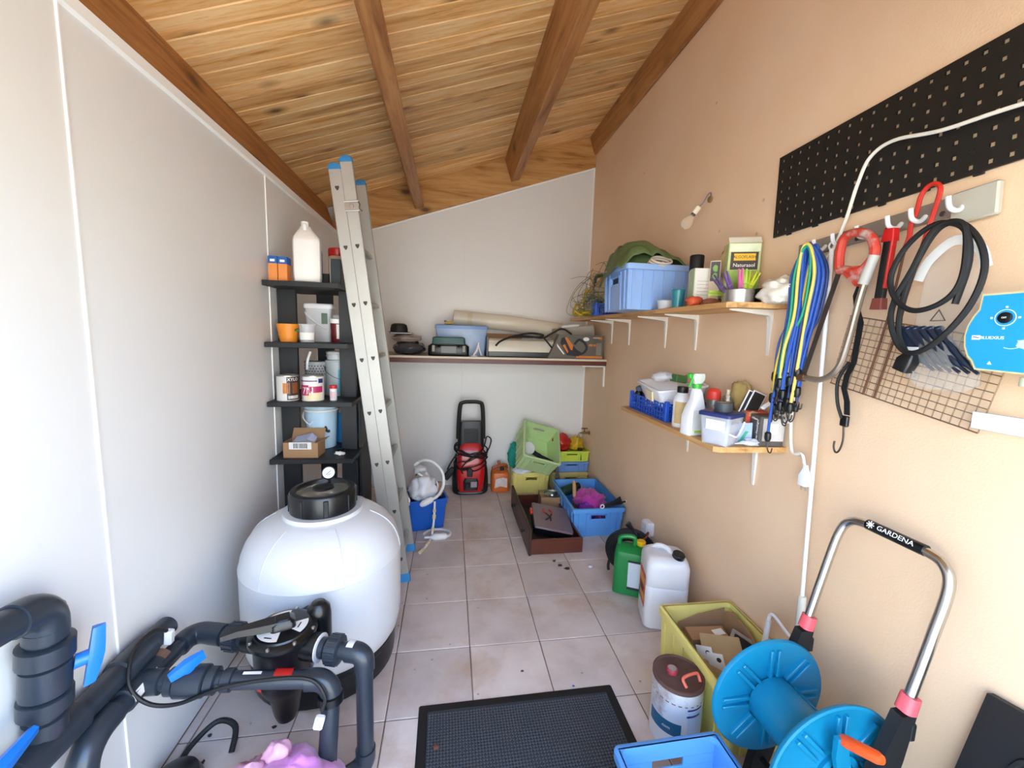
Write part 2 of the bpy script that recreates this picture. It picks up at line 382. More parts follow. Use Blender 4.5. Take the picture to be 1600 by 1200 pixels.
obj('lever_handle', G().rloft([(0, .036, .03, .012), (.018, .034, .028, .012), (.03, .02, .018, .01)], T(0, 0, .302)).loft([[(x, y * w, z + hz) for y, z in ((-1, 0), (1, 0), (.8, .8 * th), (-.8, .8 * th))] for x, w, hz, th in ((.02, .03, .304, .03), (-.06, .024, .31, .026), (-.12, .016, .316, .022), (-.165, .013, .316, .016))]).warp(lambda x, y, z: (x * math.cos(R(38)) - y * math.sin(R(38)), x * math.sin(R(38)) + y * math.cos(R(38)), z)), black_pl, t)
for a in ((.14, .185, -120, -100), (.16, .19, -60, -52)): obj('warning_sticker', G().patch(.0895, *a), red_pl, t)
obj('type_sticker', G().patch(.0892, .19, .215, -92, -70), paper, t)

# ================================================================= pipework
def sleeve(p, q, r, m, parent, name='socket', ribs=0):
    p, q = Vector(p), Vector(q); d = q - p; L = d.length
    M = Matrix.Translation(p) @ d.to_track_quat('Z', 'Y').to_matrix().to_4x4()
    g = G().lathe([(r * .85, 0), (r, .003), (r, L - .003), (r * .85, L)], M, 24)
    for k in range(ribs):
        a = 2 * math.pi * k / ribs; g.box(.006, .006, L * .8, M @ T(r * math.cos(a), r * math.sin(a), L * .1, 0, 0, math.degrees(a)), .001)
    return obj(name, g, m, parent)
def elbow(p, d0, d1, rad, r, parent, m):
    """quarter bend starting at p along d0, ending along d1"""
    p, d0, d1 = Vector(p), Vector(d0).normalized(), Vector(d1).normalized(); c = p + d1 * rad
    pts = [c - d1 * rad * math.cos(a) + d0 * rad * math.sin(a) for a in [math.pi / 2 * k / 10 for k in range(11)]]
    g = G().tube([p - d0 * .025] + pts + [pts[-1] + d1 * .025], r, 20)
    obj('elbow', g, m, parent); return pts[-1]
def lever(p, ax, along, parent, L=.11):
    """blue quarter-turn handle: stem along ax, grip along 'along'"""
    p, ax, al = Vector(p), Vector(ax).normalized(), Vector(along).normalized(); sd = ax.cross(al)
    M = Matrix((( al.x, sd.x, ax.x, p.x), (al.y, sd.y, ax.y, p.y), (al.z, sd.z, ax.z, p.z), (0, 0, 0, 1)))
    obj('valve_handle', G().lathe([(.016, -.01), (.016, .014), (.012, .018)], M, 16).loft([[(x, y * w, z) for y, z in ((-1, .012), (1, .012), (1, .02), (.5, .012 + h), (-.5, .012 + h), (-1, .02))] for x, w, h in ((-L / 2, .010, .02), (-L * .2, .015, .026), (.0, .018, .028), (L * .2, .015, .026), (L / 2, .010, .022))], M), blue_handle, parent)
ax = Vector((.57, -.16, 0)).normalized()
V0 = Vector((VX, VY, VZ))
t = thing('waste_pipe', 'grey plastic pipe from the black valve, bending straight down to the tiles', 'pipe', (-.37, -1.85, 0))
L_ = lambda p: tuple(Vector(p) - t.location)
pr = .0265
p0, p1 = V0 + ax * .125, V0 + ax * .245
obj('pipe', G().rod(L_(p0), L_(p1), pr, 20), grey_pvc, t)
sleeve(L_(V0 + ax * .128), L_(V0 + ax * .15), .031, grey_pvc, t); sleeve(L_(V0 + ax * .155), L_(V0 + ax * .198), .043, grey_pvc, t, 'union_nut', 16)
obj('seal_ring', G().lathe([(.0425, 0), (.0425, .003)], Matrix.Translation(L_(V0 + ax * .126)) @ ax.to_track_quat('Z', 'Y').to_matrix().to_4x4(), 24), white_pl, t)
e = elbow(L_(p1), ax, (0, 0, -1), .03, pr + .005, t, grey_pvc)
obj('print_sticker', G().patch(.0322, 0, .022, 20, 120, M=Matrix.Translation(L_(V0 + ax * .222)) @ ax.to_track_quat('Z', 'Y').to_matrix().to_4x4()), paper, t)
obj('pipe', G().rod(e, (e.x, e.y, .07), pr, 20), grey_pvc, t)
e2 = elbow((e.x, e.y, .075), (0, 0, -1), (-.85, -.5, 0), .04, pr + .005, t, grey_pvc)
obj('pipe', G().rod(e2, (e2.x - .14, e2.y - .085, .035), pr, 20), grey_pvc, t)

t = thing('return_pipe', 'grey plastic pipe from the black valve to the wall with a curved drop', 'pipe', (-.965, -1.9, 0))
pB = V0 - ax * .30
obj('pipe', G().rod(L_(V0 - ax * .125), L_(V0 - ax * .285), pr, 20), grey_pvc, t)
sleeve(L_(V0 - ax * .15), L_(V0 - ax * .195), .042, grey_pvc, t, 'union_nut', 16); sleeve(L_(V0 - ax * .21), L_(V0 - ax * .26), .033, grey_pvc, t)
e = elbow(L_(V0 - ax * .28), -ax, (-.05, -1, .02), .045, pr + .006, t, grey_pvc)
yA = e.y
obj('pipe', G().rod(e, (0, -.13, .003 + .445), pr, 20), grey_pvc, t)
sleeve((0, .065, .445), (0, -.065, .447), .034, grey_pvc, t, 'tee'); sleeve((0, 0, .447), (.06, 0, .445), .033, grey_pvc, t)
obj('adhesive_smear', G().patch(.0345, 0, .028, 20, 140, M=T(0, .09, .445, 90)), mat('rust_smear', '#7b5a48', .8), t)
obj('print_sticker', G().patch(.0343, -.05, .045, 0, 40, M=T(0, -.02, .446, 90)), paper, t)
e = elbow((0, -.12, .448), (0, -1, 0), (.05, .12, -1), .09, pr + .006, t, grey_pvc)
obj('pipe', G().rod(e, (e.x + .02, e.y + .05, .0), pr, 20), grey_pvc, t)

t = thing('branch_pipe', 'horizontal grey plastic pipe with a small blue valve lever below the black valve', 'pipe', (-.70, -1.9, 0))
obj('pipe', G().rod((-.215, 0, .447), (.215, -.005, .412), pr - .002, 20), grey_pvc, t)
for a, c, r in ((-.19, -.165, .036), (-.165, -.09, .042), (-.09, -.062, .036), (-.05, -.02, .03)):
    f = lambda x: (x, -.002, .447 - .0814 * (x + .215))
    sleeve(f(a), f(c), r, grey_pvc, t, 'valve_body')
lever((-.135, -.005, .478), (.05, -.35, 1), (.7, .7, .25), t, .085)
obj('print_sticker', G().patch(.0262, 0, .05, 60, 110, M=T(.005, 0, .428, 0, 94.6, 0) @ T(0, 0, 0, 0, 0, 120)), paper, t)
obj('hazard_sticker', G().patch(.0263, 0, .05, -60, 60, M=T(.09, 0, .422, 0, 94.6, 0) @ T(0, 0, 0, 0, 0, 180)), red_pl, t)
e = elbow((.205, -.005, .412), (1, 0, -.08), (0, -.16, -1), .045, pr + .004, t, grey_pvc)
sleeve((e.x, e.y, e.z + .005), (e.x, e.y - .004, e.z - .022), .036, black_pl, t, 'clamp_ring')
obj('pipe', G().tube([e, (e.x - .002, e.y - .02, e.z - .10), (e.x - .006, e.y - .03, e.z - .2), (e.x - .006, e.y - .03, 0)], pr, 18, n=6), grey_pvc, t)

t = thing('wall_pipe', 'dark grey supply pipe along the white wall with riser and two blue levers', 'pipe', (-.995, -2.13, 0))
obj('pipe', G().rod((0, .40, .495), (0, -.8, .525), .031, 22), grey_pvc, t)
sleeve((0, .31, .498), (0, .20, .50), .038, grey_pvc, t); sleeve((0, .075, .505), (0, -.075, .508), .04, grey_pvc, t, 'tee')
obj('pipe', G().rod((0, 0, .52), (.03, 0, .84), .031, 22), grey_pvc, t)
for z0, z1, r in ((.545, .585, .037), (.60, .64, .045), (.643, .715, .042), (.72, .765, .047), (.77, .80, .037)):
    sleeve((.1 * (z0 - .52), 0, z0), (.1 * (z1 - .52), 0, z1), r, grey_pvc, t, 'valve_body')
lever((.06, .03, .69), (.75, .65, 0), (.05, .25, 1), t, .125)
e = elbow((.029, 0, .805), (0.05, 0, 1), (-.0, -1, .12), .045, .036, t, grey_pvc)
obj('pipe', G().rod(e, (e.x, -.9, e.z + .10), .031, 22), grey_pvc, t)
for y0, y1, r in ((-.09, -.13, .042), (-.135, -.19, .052), (-.19, -.26, .05), (-.265, -.31, .056)):
    sleeve((0, y0, .51), (0, y1, .512), r, grey_pvc, t, 'valve_body')
lever((.035, -.15, .585), (.55, 0, .8), (.05, -.95, -.12), t, .17)

t = thing('sensor_cable', 'thin black sensor cable with white plugs looping round the grey pipes', 'cable', (-.95, -1.85, .4))
obj('cord', G().tube([L_(p) for p in ((-.955, -1.795, .525), (-.965, -1.835, .555), (-.972, -1.90, .545), (-.95, -1.955, .49), (-.91, -1.955, .43), (-.84, -1.95, .415), (-.74, -1.945, .445), (-.62, -1.94, .455), (-.50, -1.945, .45), (-.455, -1.955, .40), (-.462, -1.962, .36))], .0055, 8, n=8), black_matt, t)
obj('plug', G().box(.022, .022, .045, T(*L_((-.955, -1.79, .478)), 0, 6, 0), .004), white_pl, t)
obj('plug', G().box(.026, .018, .04, T(*L_((-.472, -1.972, .315)), 0, 15, 0), .004), white_pl, t)
t = thing('pump_cable', 'black cable loop with a round black cap lying on the floor at the wall', 'cable', (-.93, -1.82, 0))
obj('cord', G().tube([(.10, .09, .011), (.085, .15, .05), (.02, .165, .06), (-.03, .10, .04), (-.04, .04, .02)], .0095, 8, n=8), black_matt, t)
obj('cap', G().lathe([(.07, 0), (.072, .04), (.06, .07), (.03, .085), (0, .088)], T(-.005, -.02, 0), 28), black_pl, t)

# pink bundle
pinkm = mat('pink_fabric', '#d78ad0', .38, var=.18, vs=7, sheen=.3, coat=.2)
pink2 = mat('pale_pink_fabric', '#e0a9c2', .45, var=.15, vs=7)
t = thing('pink_bundle', 'crumpled pink and lilac fabric bundle on the floor in front of the pipes', 'cloth', (-.545, -2.02, 0))
obj('cloth', G().lump((.01, 0, .11), (.145, .13, .15), 3, .17, 1.8, 40, 26, 0), pinkm, t)
obj('fold', G().lump((-.10, .04, .10), (.09, .09, .145), 9, .2, 1.8, 30, 20, 0), pink2, t)
obj('twist', G().lump((-.035, .05, .245), (.036, .03, .035), 5, .3, 1.6, 24, 14), pink2, t)
obj('knot', G().lump((-.10, -.04, .18), (.05, .05, .05), 6, .25, 2.0, 24, 14), pinkm, t)

# ================================================================= black shelving unit with its things
blk_wood = mat('black_wood', '#181a1d', .5, var=.12, vs=15)
t = thing('shelf_unit', 'tall black wooden shelf unit against the white left wall', 'shelf unit', (-.82, -.6, 0))
SZ = (1.685, 1.38, 1.075, .77, .44, .12)
for z in SZ:
    obj('shelf', G().span(-.208, .152 if z > 1.6 else .19 if z > 1.3 else .208, -.265 if z > .5 else -.2, .24, z - .026, z, .002), blk_wood, t)
for x0, x1, y0 in ((-.21, -.115, -.085), (.105, .19, -.085), (-.10, -.005, .215), (.105, .19, .215)):
    obj('upright', G().span(x0, x1, y0, y0 + .022, 0, 1.66, .002), blk_wood, t)
obj('side_board', G().span(.191, .206, -.05, .24, 0, 1.05, .002), blk_wood, t)

def pbox(name, label, cat, loc, rz, w, d, h, m, extra=None, group=None, b=.002):
    """printed carton: body + whatever extra(thing, w, d, h) adds"""
    t = thing(name, label, cat, loc, (0, 0, rz), group); obj('carton', G().box(w, d, h, None, b), m, t)
    if extra: extra(t, w, d, h)
    return t
or_box, bl_print = mat('orange_carton', '#e8924a', .55), mat('blue_print', '#1c5fae', .5)
def ob(t, w, d, h):
    obj('blue_band', G().box(w + .001, d + .001, h * .30, T(0, 0, h * .70 + .0005), .001), bl_print, t)
    obj('label_patch', G().span(-.011, .011, -d / 2 - .0012, -d / 2 - .0004, h * .78, h * .88, 0), ink_white, t)
pbox('carton', 'small orange carton with blue top, nearest the wall on the top black shelf', 'box', (-.988, -.80, SZ[0]), 0, .042, .06, .122, or_box, ob, 'orange cartons')
pbox('carton', 'small orange carton with blue top, touching the white jug on the top black shelf', 'box', (-.943, -.80, SZ[0]), 2, .042, .06, .12, or_box, ob, 'orange cartons')
jugm = mat('jug_white', '#eeeeec', .38, var=.02)
t = thing('jug', 'big white plastic jug with blue label on the top black shelf', 'jug', (-.85, -.735, SZ[0]), (0, 0, 14))
obj('jug_body', G().rloft([(0, .055, .075, .018), (.008, .063, .083, .022), (.03, .066, .086, .024), (.205, .066, .086, .024), (.225, .062, .082, .024), (.268, .035, .058, .018, -.006, .012), (.278, .028, .05, .015, -.006, .016), (.288, .026, .045, .012, -.006, .02)], n=2), jugm, t)
obj('handle', G().tube([(-.008, -.03, .25), (-.008, -.04, .285), (-.008, 0, .303), (-.008, .05, .292)], .012, 10, n=5), jugm, t)
obj('neck', G().cyl(.018, .04, T(-.008, -.02, .272), 18), jugm, t)
obj('label_print', G().span(.0662, .067, -.06, .05, .05, .17, 0), mat('jug_label', '#5b86b4', .5, var=.5, vs=40), t)
def bottle(name, label, cat, loc, prof, m, capp=None, capm=None, lab=None, labm=None, seg=26, rz=0, group=None):
    t = thing(name, label, cat, loc, (0, 0, rz), group)
    obj('body', G().lathe(prof, seg=seg), m, t)
    if capp: obj('cap', G().lathe(capp, seg=seg), capm, t)
    if lab: obj('label_print', G().patch(*lab), labm, t)
    return t
bottle('jar', 'beige jar with a red cap behind the white jug on the top shelf', 'jar', (-.745, -.56, SZ[0]), [(.046, 0), (.05, .004), (.05, .165), (.044, .178)], mat('beige_jar', '#c2b19c', .4), [(.048, .176), (.05, .18), (.05, .215), (.046, .22)], red_pl)
pbox('carton', 'small black carton beside the white jug on the top black shelf', 'box', (-.77, -.70, SZ[0]), 0, .04, .05, .058, black_matt, lambda t, w, d, h: obj('lid_flap', G().box(w * .98, d * .98, .002, T(0, 0, h)), black_matt, t))
t = pbox('folder', 'dark blue-green upright folder next to the ladder on the top black shelf', 'folder', (-.708, -.67, SZ[0]), 0, .05, .17, .135, mat('dark_teal', '#17262e', .5), lambda t, w, d, h: obj('spine', G().box(.006, d, h - .004, T(-w / 2 - .003, 0, .002), .001), mat('spine_grey', '#8b8a7c', .5), t))

t = thing('square_tub', 'white square plastic tub with lid on the second black shelf', 'tub', (-.845, -.56, SZ[1]), (0, 0, 4))
obj('tub_body', G().rloft([(0, .062, .062, .012), (.19, .07, .07, .014)]), frosted, t)
obj('lid', G().rloft([(.186, .075, .075, .014), (.205, .075, .075, .014), (.212, .07, .07, .014)]), white_pl, t)
obj('bail_handle', G().tube([(-.072, -.02, .175), (-.06, -.073, .15), (.02, -.074, .085), (.05, -.072, .07)], .004, 6, n=4), white_pl, t)
obj('label_print', G().quad((.018, -.0725, .1), (.05, -.0725, .1), (.05, -.0735, .16), (.018, -.0735, .16)), mat('green_print', '#5d7266', .6), t)
t = thing('flower_pot', 'small orange plastic flower pot on the second black shelf', 'pot', (-.945, -.775, SZ[1]))
obj('pot_body', G().lathe([(.036, 0), (.04, .002), (.054, .088), (.056, .088), (.056, .094), (.05, .094), (.038, .006), (0, .005)], seg=32), mat('orange_pot', '#e88f2a', .42), t)
obj('leaf_sticker', G().lump((.052, -.028, .062), (.012, .004, .008), 2, .3, 2), mat('leaf_green', '#3d6a3a', .6), t)
t = thing('clear_cup', 'clear plastic cup with white label on the second black shelf', 'cup', (-.843, -.80, SZ[1]))
obj('cup_body', G().lathe([(.032, .001), (.034, .002), (.041, .09), (.044, .09), (.044, .095), (.040, .095), (.033, .004), (0, .004)], seg=28), clear, t)
obj('label_print', G().patch(.0365, .015, .052, -150, -20, 10, r2=.0385), paper, t)
bottle('jar', 'dark red jar with white lid and label on the second black shelf', 'jar', (-.735, -.65, SZ[1]), [(.028, 0), (.03, .003), (.034, .105), (.032, .11)], mat('dark_red', '#6d1d24', .4), [(.037, .105), (.037, .128), (.034, .131)], white_pl, (.0345, .02, .1, -80, 0), paper)
t = thing('white_tub', 'round white tub half hidden behind the dark red jar on the second black shelf', 'tub', (-.74, -.52, SZ[1]))
obj('tub_body', G().lathe([(.05, 0), (.052, .003), (.058, .14), (.055, .14)], seg=28), frosted, t); obj('lid', G().lathe([(.06, .136), (.061, .14), (.061, .15), (.055, .153)], seg=28), white_pl, t)

def tin(label, loc, r, h, side, patches, rz=0, lidm=steel):
    t = thing('paint_tin', label, 'tin', loc, (0, 0, rz))
    obj('tin_body', G().lathe([(r - .002, 0), (r, .002), (r, .005), (r - .001, .007), (r - .001, h - .007), (r, h - .005), (r, h)], seg=36), side, t)
    obj('lid', G().lathe([(r + .001, h - .004), (r + .001, h + .001), (r - .006, h + .002), (r - .009, h - .003), (0, h - .003)], seg=36), lidm, t)
    for nm, mm, z0, z1, a0, a1 in patches: obj(nm, G().patch(r + .0003, z0, z1, a0, a1, 10), mm, t)
    return t
brown_p = mat('brown_print', '#3a211c', .4); amber_p = mat('amber_print', '#c77a35', .4, var=.5, vs=45); magenta_p = mat('magenta_print', '#b3245f', .4); cream_p = mat('cream_print', '#e6d5ae', .4); navy_p = mat('navy_print', '#26306e', .4)
t = tin('brown and white varnish tin nearest the wall on the third black shelf', (-.953, -.79, SZ[2]), .054, .132, mat('tin_white', '#d9d6d2', .3), [('print_side', brown_p, .006, .126, -180, -150), ('print_field', brown_p, .006, .126, -75, 0), ('print_photo', amber_p, .04, .095, -95, -10), ('print_foot', paper, .012, .028, -70, -10)])
text('XYLO', .022, T(.0, .0, .112) @ T(0, 0, 0, 0, 0, 48), ink_white, t, bend=.0548)
t = tin('white paint tin with magenta pattern on the third black shelf', (-.827, -.79, SZ[2]), .055, .132, mat('tin_white2', '#e4e2df', .3), [('print_line', navy_p, .104, .109, -170, -50), ('print_logo', navy_p, .095, .118, -45, -15), ('print_field', magenta_p, .03, .085, -160, -95), ('print_field', magenta_p, .045, .078, -92, -20), ('print_foot', cream_p, .006, .044, -110, -30), ('print_seam', brown_p, .006, .13, -138, -134)])
text('7N', .05, T(0, 0, .055) @ T(0, 0, 0, 0, 0, -12), paper, t, bend=.0558)
bottle('pill_bottle', 'little white bottle with red cap standing on the third black shelf', 'bottle', (-.722, -.80, SZ[2]), [(.017, 0), (.018, .002), (.018, .066)], white_pl, [(.019, .064), (.0195, .067), (.0195, .08), (.018, .082)], red_pl, (.0183, .012, .05, -130, -50), mat('pale_print', '#d9b9bd', .5))
t = thing('strainer_tub', 'grey perforated tub with white handle behind the paint tins', 'tub', (-.862, -.60, SZ[2]))
obj('tub_body', G().lathe([(.055, 0), (.057, .003), (.063, .185), (.066, .187), (.066, .193), (.06, .193)], seg=32), mat('perforated_grey', '#9a9c9c', .45, var=.3, vs=90), t)
h0 = None
for j in range(4):
    for k in range(11):
        a = R(-160 + k * 14 + (j % 2) * 7); rr = .0612 + .0008 * j
        M = T(rr * math.cos(a), rr * math.sin(a), .125 + j * .015, 0, 90, math.degrees(a))
        if h0 is None: h0 = obj('hole', G().cyl(.0035, .0012, None, 8, .0002), ink, t); h0.matrix_local = M
        else: inst(h0, M, t)
obj('handle', G().tube([(-.035, -.056, .15), (-.03, -.06, .2), (-.015, -.055, .25)], .0075, 8, n=4), white_pl, t)
t = thing('paint_bucket', 'dented metal paint bucket with wire handle on the third black shelf', 'bucket', (-.755, -.60, SZ[2]))
obj('bucket_body', G().lathe([(.058, 0), (.06, .003), (.06, .195), (.063, .197), (.063, .203), (.056, .203)], seg=36), mat('bucket_grey', '#a9b0b2', .4, var=.12, dirt='#5f8fa4'), t)
obj('wire_handle', G().tube([(-.061, -.012, .16), (-.045, -.05, .14), (0, -.064, .11), (.05, -.05, .09)], .0018, 6, n=5), dark_steel, t)
obj('handle_boss', G().cyl(.009, .006, T(-.05, -.038, .16, 90, 0, -50), 12), dark_steel, t)
obj('label_print', G().patch(.0604, .02, .15, -70, 0), mat('aqua_print', '#58a9c0', .4, var=.4, vs=30), t)
t = thing('plastic_lid_stack', 'clear plastic tubs stacked on top of the metal paint bucket', 'tub', (-.755, -.60, SZ[2] + .203))
obj('tub_body', G().lathe([(.045, 0), (.05, .004), (.052, .035), (.055, .037), (.055, .045), (.05, .05), (0, .05)], seg=28), frosted, t)
obj('rim', G().lathe([(.056, .02), (.056, .026), (.052, .026)], seg=28), frosted, t)

t = thing('pail', 'white and pale blue pail with dark opening on the fourth black shelf', 'bucket', (-.845, -.60, SZ[3]))
pailw = mat('pail_blue_white', '#b9d6ea', .35, var=.12, vs=6)
obj('pail_body', G().lathe([(.075, 0), (.078, .003), (.088, .235), (.094, .238), (.094, .252), (.088, .252), (.074, .02), (0, .02)], seg=40), pailw, t)
obj('rim', G().lathe([(.0905, .215), (.0935, .217), (.0935, .226), (.0905, .228)], seg=40), white_pl, t)
obj('contents', G().lathe([(.083, .215), (0, .218)], seg=30), black_matt, t)
obj('bail_handle', G().tube([(-.092, .0, .215), (-.08, -.06, .18), (-.04, -.088, .15), (-.02, -.09, .17)], .004, 6, n=5), white_pl, t)
obj('diver_print', G().lump((.045, -.078, .12), (.008, .003, .016), 4, .5, 2, 12, 8).lump((.055, -.073, .105), (.012, .003, .008), 5, .5, 2, 12, 8), ink, t)
t = thing('pail', 'blue pail with beige lid behind the white pail on the fourth black shelf', 'bucket', (-.735, -.47, SZ[3]))
obj('pail_body', G().lathe([(.065, 0), (.068, .003), (.076, .19)], seg=36), mat('pail_blue', '#3d8fc9', .35, var=.2), t)
obj('lid', G().lathe([(.08, .188), (.08, .26), (.074, .266), (0, .268)], seg=36), mat('lid_beige', '#b7a794', .5), t)
obj('diver_print', G().lump((-.005, -.08, .17), (.01, .003, .016), 7, .5, 2, 12, 8), ink, t)
t = thing('carton', 'open cardboard box with barcode label on the fourth black shelf', 'box', (-.882, -.78, SZ[3]), (0, 0, -3))
for a in (0, 180):
    obj('side_wall', G().span(-.088, .088, -.055, -.052, 0, .082, .0005).warp(lambda x, y, z, a=a: (x * math.cos(R(a)), y * math.cos(R(a)), z)), cardboard, t)
    obj('end_wall', G().span(.085, .088, -.052, .052, 0, .082, .0005).warp(lambda x, y, z, a=a: (x * math.cos(R(a)), y, z)), cardboard, t)
obj('bottom', G().span(-.085, .085, -.052, .052, .001, .004, .0005), cardboard, t)
obj('flap', G().span(-.086, .086, 0, .06, 0, .003, .0005).warp(lambda x, y, z: (x - y * .05, .054 + y * .55, .082 + y * .75 + z)), cardboard, t)
obj('flap', G().span(0, .05, -.05, .05, 0, .003, .0005).warp(lambda x, y, z: (.088 + x * .6, y, .082 + x * .2 + z)), cardboard, t)
lb = obj('barcode_label', G().span(-.058, .056, -.0565, -.0553, .046, .084, 0), paper, t)
x = -.035; g = G()
while x < .035:
    w = rnd.choice((.0015, .003, .004)); g.span(x, x + w, -.0572, -.0566, .052, .078, 0); x += w + rnd.choice((.0015, .003))
obj('barcode', g, ink, lb)
t = thing('leaflet', 'folded leaflet sticking out of the open cardboard box on the black shelf', 'leaflet', (-.878, -.785, SZ[3] + .02))
obj('page', G().loft([[(-.05, -.03, .062), (-.05, .03, .075), (-.05, .03, .076), (-.05, -.03, .063)], [(.02, -.03, .075), (.03, .03, .095), (.03, .03, .096), (.02, -.03, .076)], [(.055, -.03, .062), (.055, .03, .07), (.055, .03, .071), (.055, -.03, .063)]]), mat('leaflet_blue', '#c6cbe6', .5, var=.2, vs=30), t)
obj('page', G().loft([[(-.05, -.035, .05), (-.05, .03, .055), (-.05, .03, .056), (-.05, -.035, .051)], [(.055, -.035, .052), (.055, .03, .06), (.055, .03, .061), (.055, -.035, .053)]]), paper, t)
tag(obj('paper_scrap', G().lump((-.70, -.79, SZ[3] + .008), (.028, .013, .011), 8, .6, 2.4, 20, 12, SZ[3]), paper), 'crumpled white scrap beside the open cardboard box on the black shelf', 'paper')
t = thing('bottle_cap', 'small black plastic caps behind the white scrap on the black shelf', 'cap', (-.715, -.735, SZ[3]))
obj('cap', G().cyl(.014, .018), black_pl, t); obj('cap', G().cyl(.012, .014, T(.026, .012, 0)), black_pl, t)

# ================================================================= ladder
alu = mat('aluminium', '#b4b3ae', .45, .6, var=.1, vs=7)
blue_cap = mat('ladder_blue', '#2f86c4', .4)
t = thing('ladder', 'tall aluminium extension ladder with blue end caps leaning beside the black shelves', 'ladder', (-.357, -.6, 0))
sl = -.1228; ang = math.degrees(math.atan(-sl))
LX = lambda z, off: sl * z + off
def stile(y, off, z0, z1, foot):
    s = obj('stile', G().span(-.031, .031, -.011, .011, 0, (z1 - z0) * 1.0075, .003), alu, t)
    s.location = (LX(z0, off), y, z0); s.rotation_euler = (0, -R(ang), 0)
    Lz = (z1 - z0) * 1.0075
    obj('end_cap', G().rloft([(0, .0325, .0125, .004), (.012, .0325, .0125, .004), (.024, .027, .011, .004), (.032, .014, .008, .003)], T(0, 0, Lz - .005)), blue_cap, s)
    if foot: obj('foot', G().rloft([(-.03, .036, .014, .006), (.012, .036, .014, .006), (.02, .033, .0125, .004)], T(0, 0, .008)), blue_cap, s)
    return s
stA = [stile(y, -.060, .30, 2.26, False) for y in (-.18, .16)]
stB = [stile(y, 0, .022, 2.30, True) for y in (-.18, .16)]
for off, zs, sts in ((-.060, [.42 + .291 * k for k in range(7)], stA), (0, [.143 + .2905 * k for k in range(7)], stB)):
    r0 = None
    for z in zs:
        M = T(LX(z, off), 0, z, 0, -ang, 0)
        if r0 is None: r0 = obj('rung', G().rloft([(-.165, .015, .012, .006), (.145, .015, .012, .006)], T(0, 0, 0, 90) @ T(0, 0, .0, 0, 0, 0, (1, 1, -1))), alu, t); r0.matrix_local = M
        else: inst(r0, M, t)
        obj('rung_socket', G().prism([(-.010, .009), (.010, .009), (.010, 0), (.003, -.012), (-.003, -.012), (-.010, 0)], .0015, T(LX(z, off), -.1905, z, 0, -ang, 0) @ T(0, 0, 0, 90)), mat('socket_dark', '#3a3632', .6), t)
obj('guide_bracket', G().span(-.036, .036, -.0145, -.011, 0, .05, .002).tube([(-.036, -.016, .048), (.036, -.016, .048)], .004, 8).tube([(-.036, -.016, .002), (.036, -.016, .002)], .004, 8).cyl(.011, .006, T(0, -.0145, .025, 90), 14), steel, stB[0]).location = (0, 0, 2.05)
obj('safety_hook', G().tube([(.034, -.016, .046), (.04, -.018, .03), (.036, -.016, .012), (.048, -.012, -.002)], .003, 6, n=4), dark_steel, stB[0]).location = (0, 0, 2.05)
# ================================================================= blue bin with white hoses
t = thing('storage_bin', 'bright blue plastic bin behind the foot of the ladder', 'bin', (-.285, -.045, 0), (0, 0, 13))
bin_blue = mat('bin_blue', '#1658b8', .38)
obj('bin_body', G().rloft([(.001, .122, .115, .02), (.004, .125, .118, .02), (.225, .142, .135, .022), (.225, .137, .13, .02), (.01, .118, .111, .018)], n=3), bin_blue, t)
obj('rim', G().rloft([(.195, .148, .141, .024), (.235, .152, .145, .026), (.238, .148, .141, .024), (.236, .138, .131, .02), (.2, .136, .129, .02)], n=3, cap=(0, 0)), bin_blue, t)
film = mat('white_film', '#dcdde2', .4, var=.08, coat=.2)
tag(obj('plastic_bag', G().lump((-.30, -.10, .30), (.10, .09, .10), 11, .32, 2.0, 34, 22), film), 'crumpled white plastic bag heaped in the blue bin', 'bag')
tag(obj('plastic_bag', G().lump((-.19, .0, .255), (.05, .05, .05), 14, .5, 2.6, 26, 16), mat('brown_net', '#a8917f', .6, var=.4, vs=40)), 'brown and white net bag in the right corner of the blue bin', 'bag')
tag(obj('plastic_bag', G().lump((-.425, -.25, .27), (.045, .06, .09), 17, .5, 2.2, 28, 18), film), 'clear plastic bag bulging between the ladder and the filter tank', 'bag')
hose_w = mat('white_hose', '#e4e4e4', .4, var=.03); ivory = mat('ivory_plastic', '#d6cba8', .45)
t = thing('cleaner_hose', 'white cleaner hose arching out of the blue bin with a long float', 'hose', (-.28, -.12, .2))
obj('hose', G().tube([L_(p) for p in ((-.36, -.05, .46), (-.30, -.06, .50), (-.22, -.08, .49), (-.155, -.10, .42), (-.145, -.13, .33), (-.18, -.17, .27), (-.235, -.20, .245))], .0105, 10, n=8), hose_w, t)
obj('float', G().lathe([(.008, 0), (.02, .012), (.024, .03), (.024, .075), (.018, .095), (.009, .105)], Matrix.Translation(L_((-.215, -.19, .255))) @ Vector((-.9, -.35, -.35)).to_track_quat('Z', 'Y').to_matrix().to_4x4(), 18), hose_w, t)
obj('hose', G().tube([L_(p) for p in ((-.33, -.12, .42), (-.28, -.12, .38), (-.25, -.12, .31), (-.23, -.10, .28), (-.19, -.10, .30), (-.20, -.06, .33), (-.25, -.06, .31))], .008, 8, n=6), hose_w, t)
t = thing('float_chain', 'white hose chain hanging from the blue bin down to the tiles', 'hose', (-.2, -.25, 0))
pts = [(-.205, -.20, .235), (-.205, -.215, .20), (-.208, -.24, .12), (-.215, -.27, .06), (-.225, -.32, .02), (-.255, -.42, .012), (-.29, -.50, .012)]
obj('hose', G().tube([L_(p) for p in pts], .0075, 8, n=6), hose_w, t)
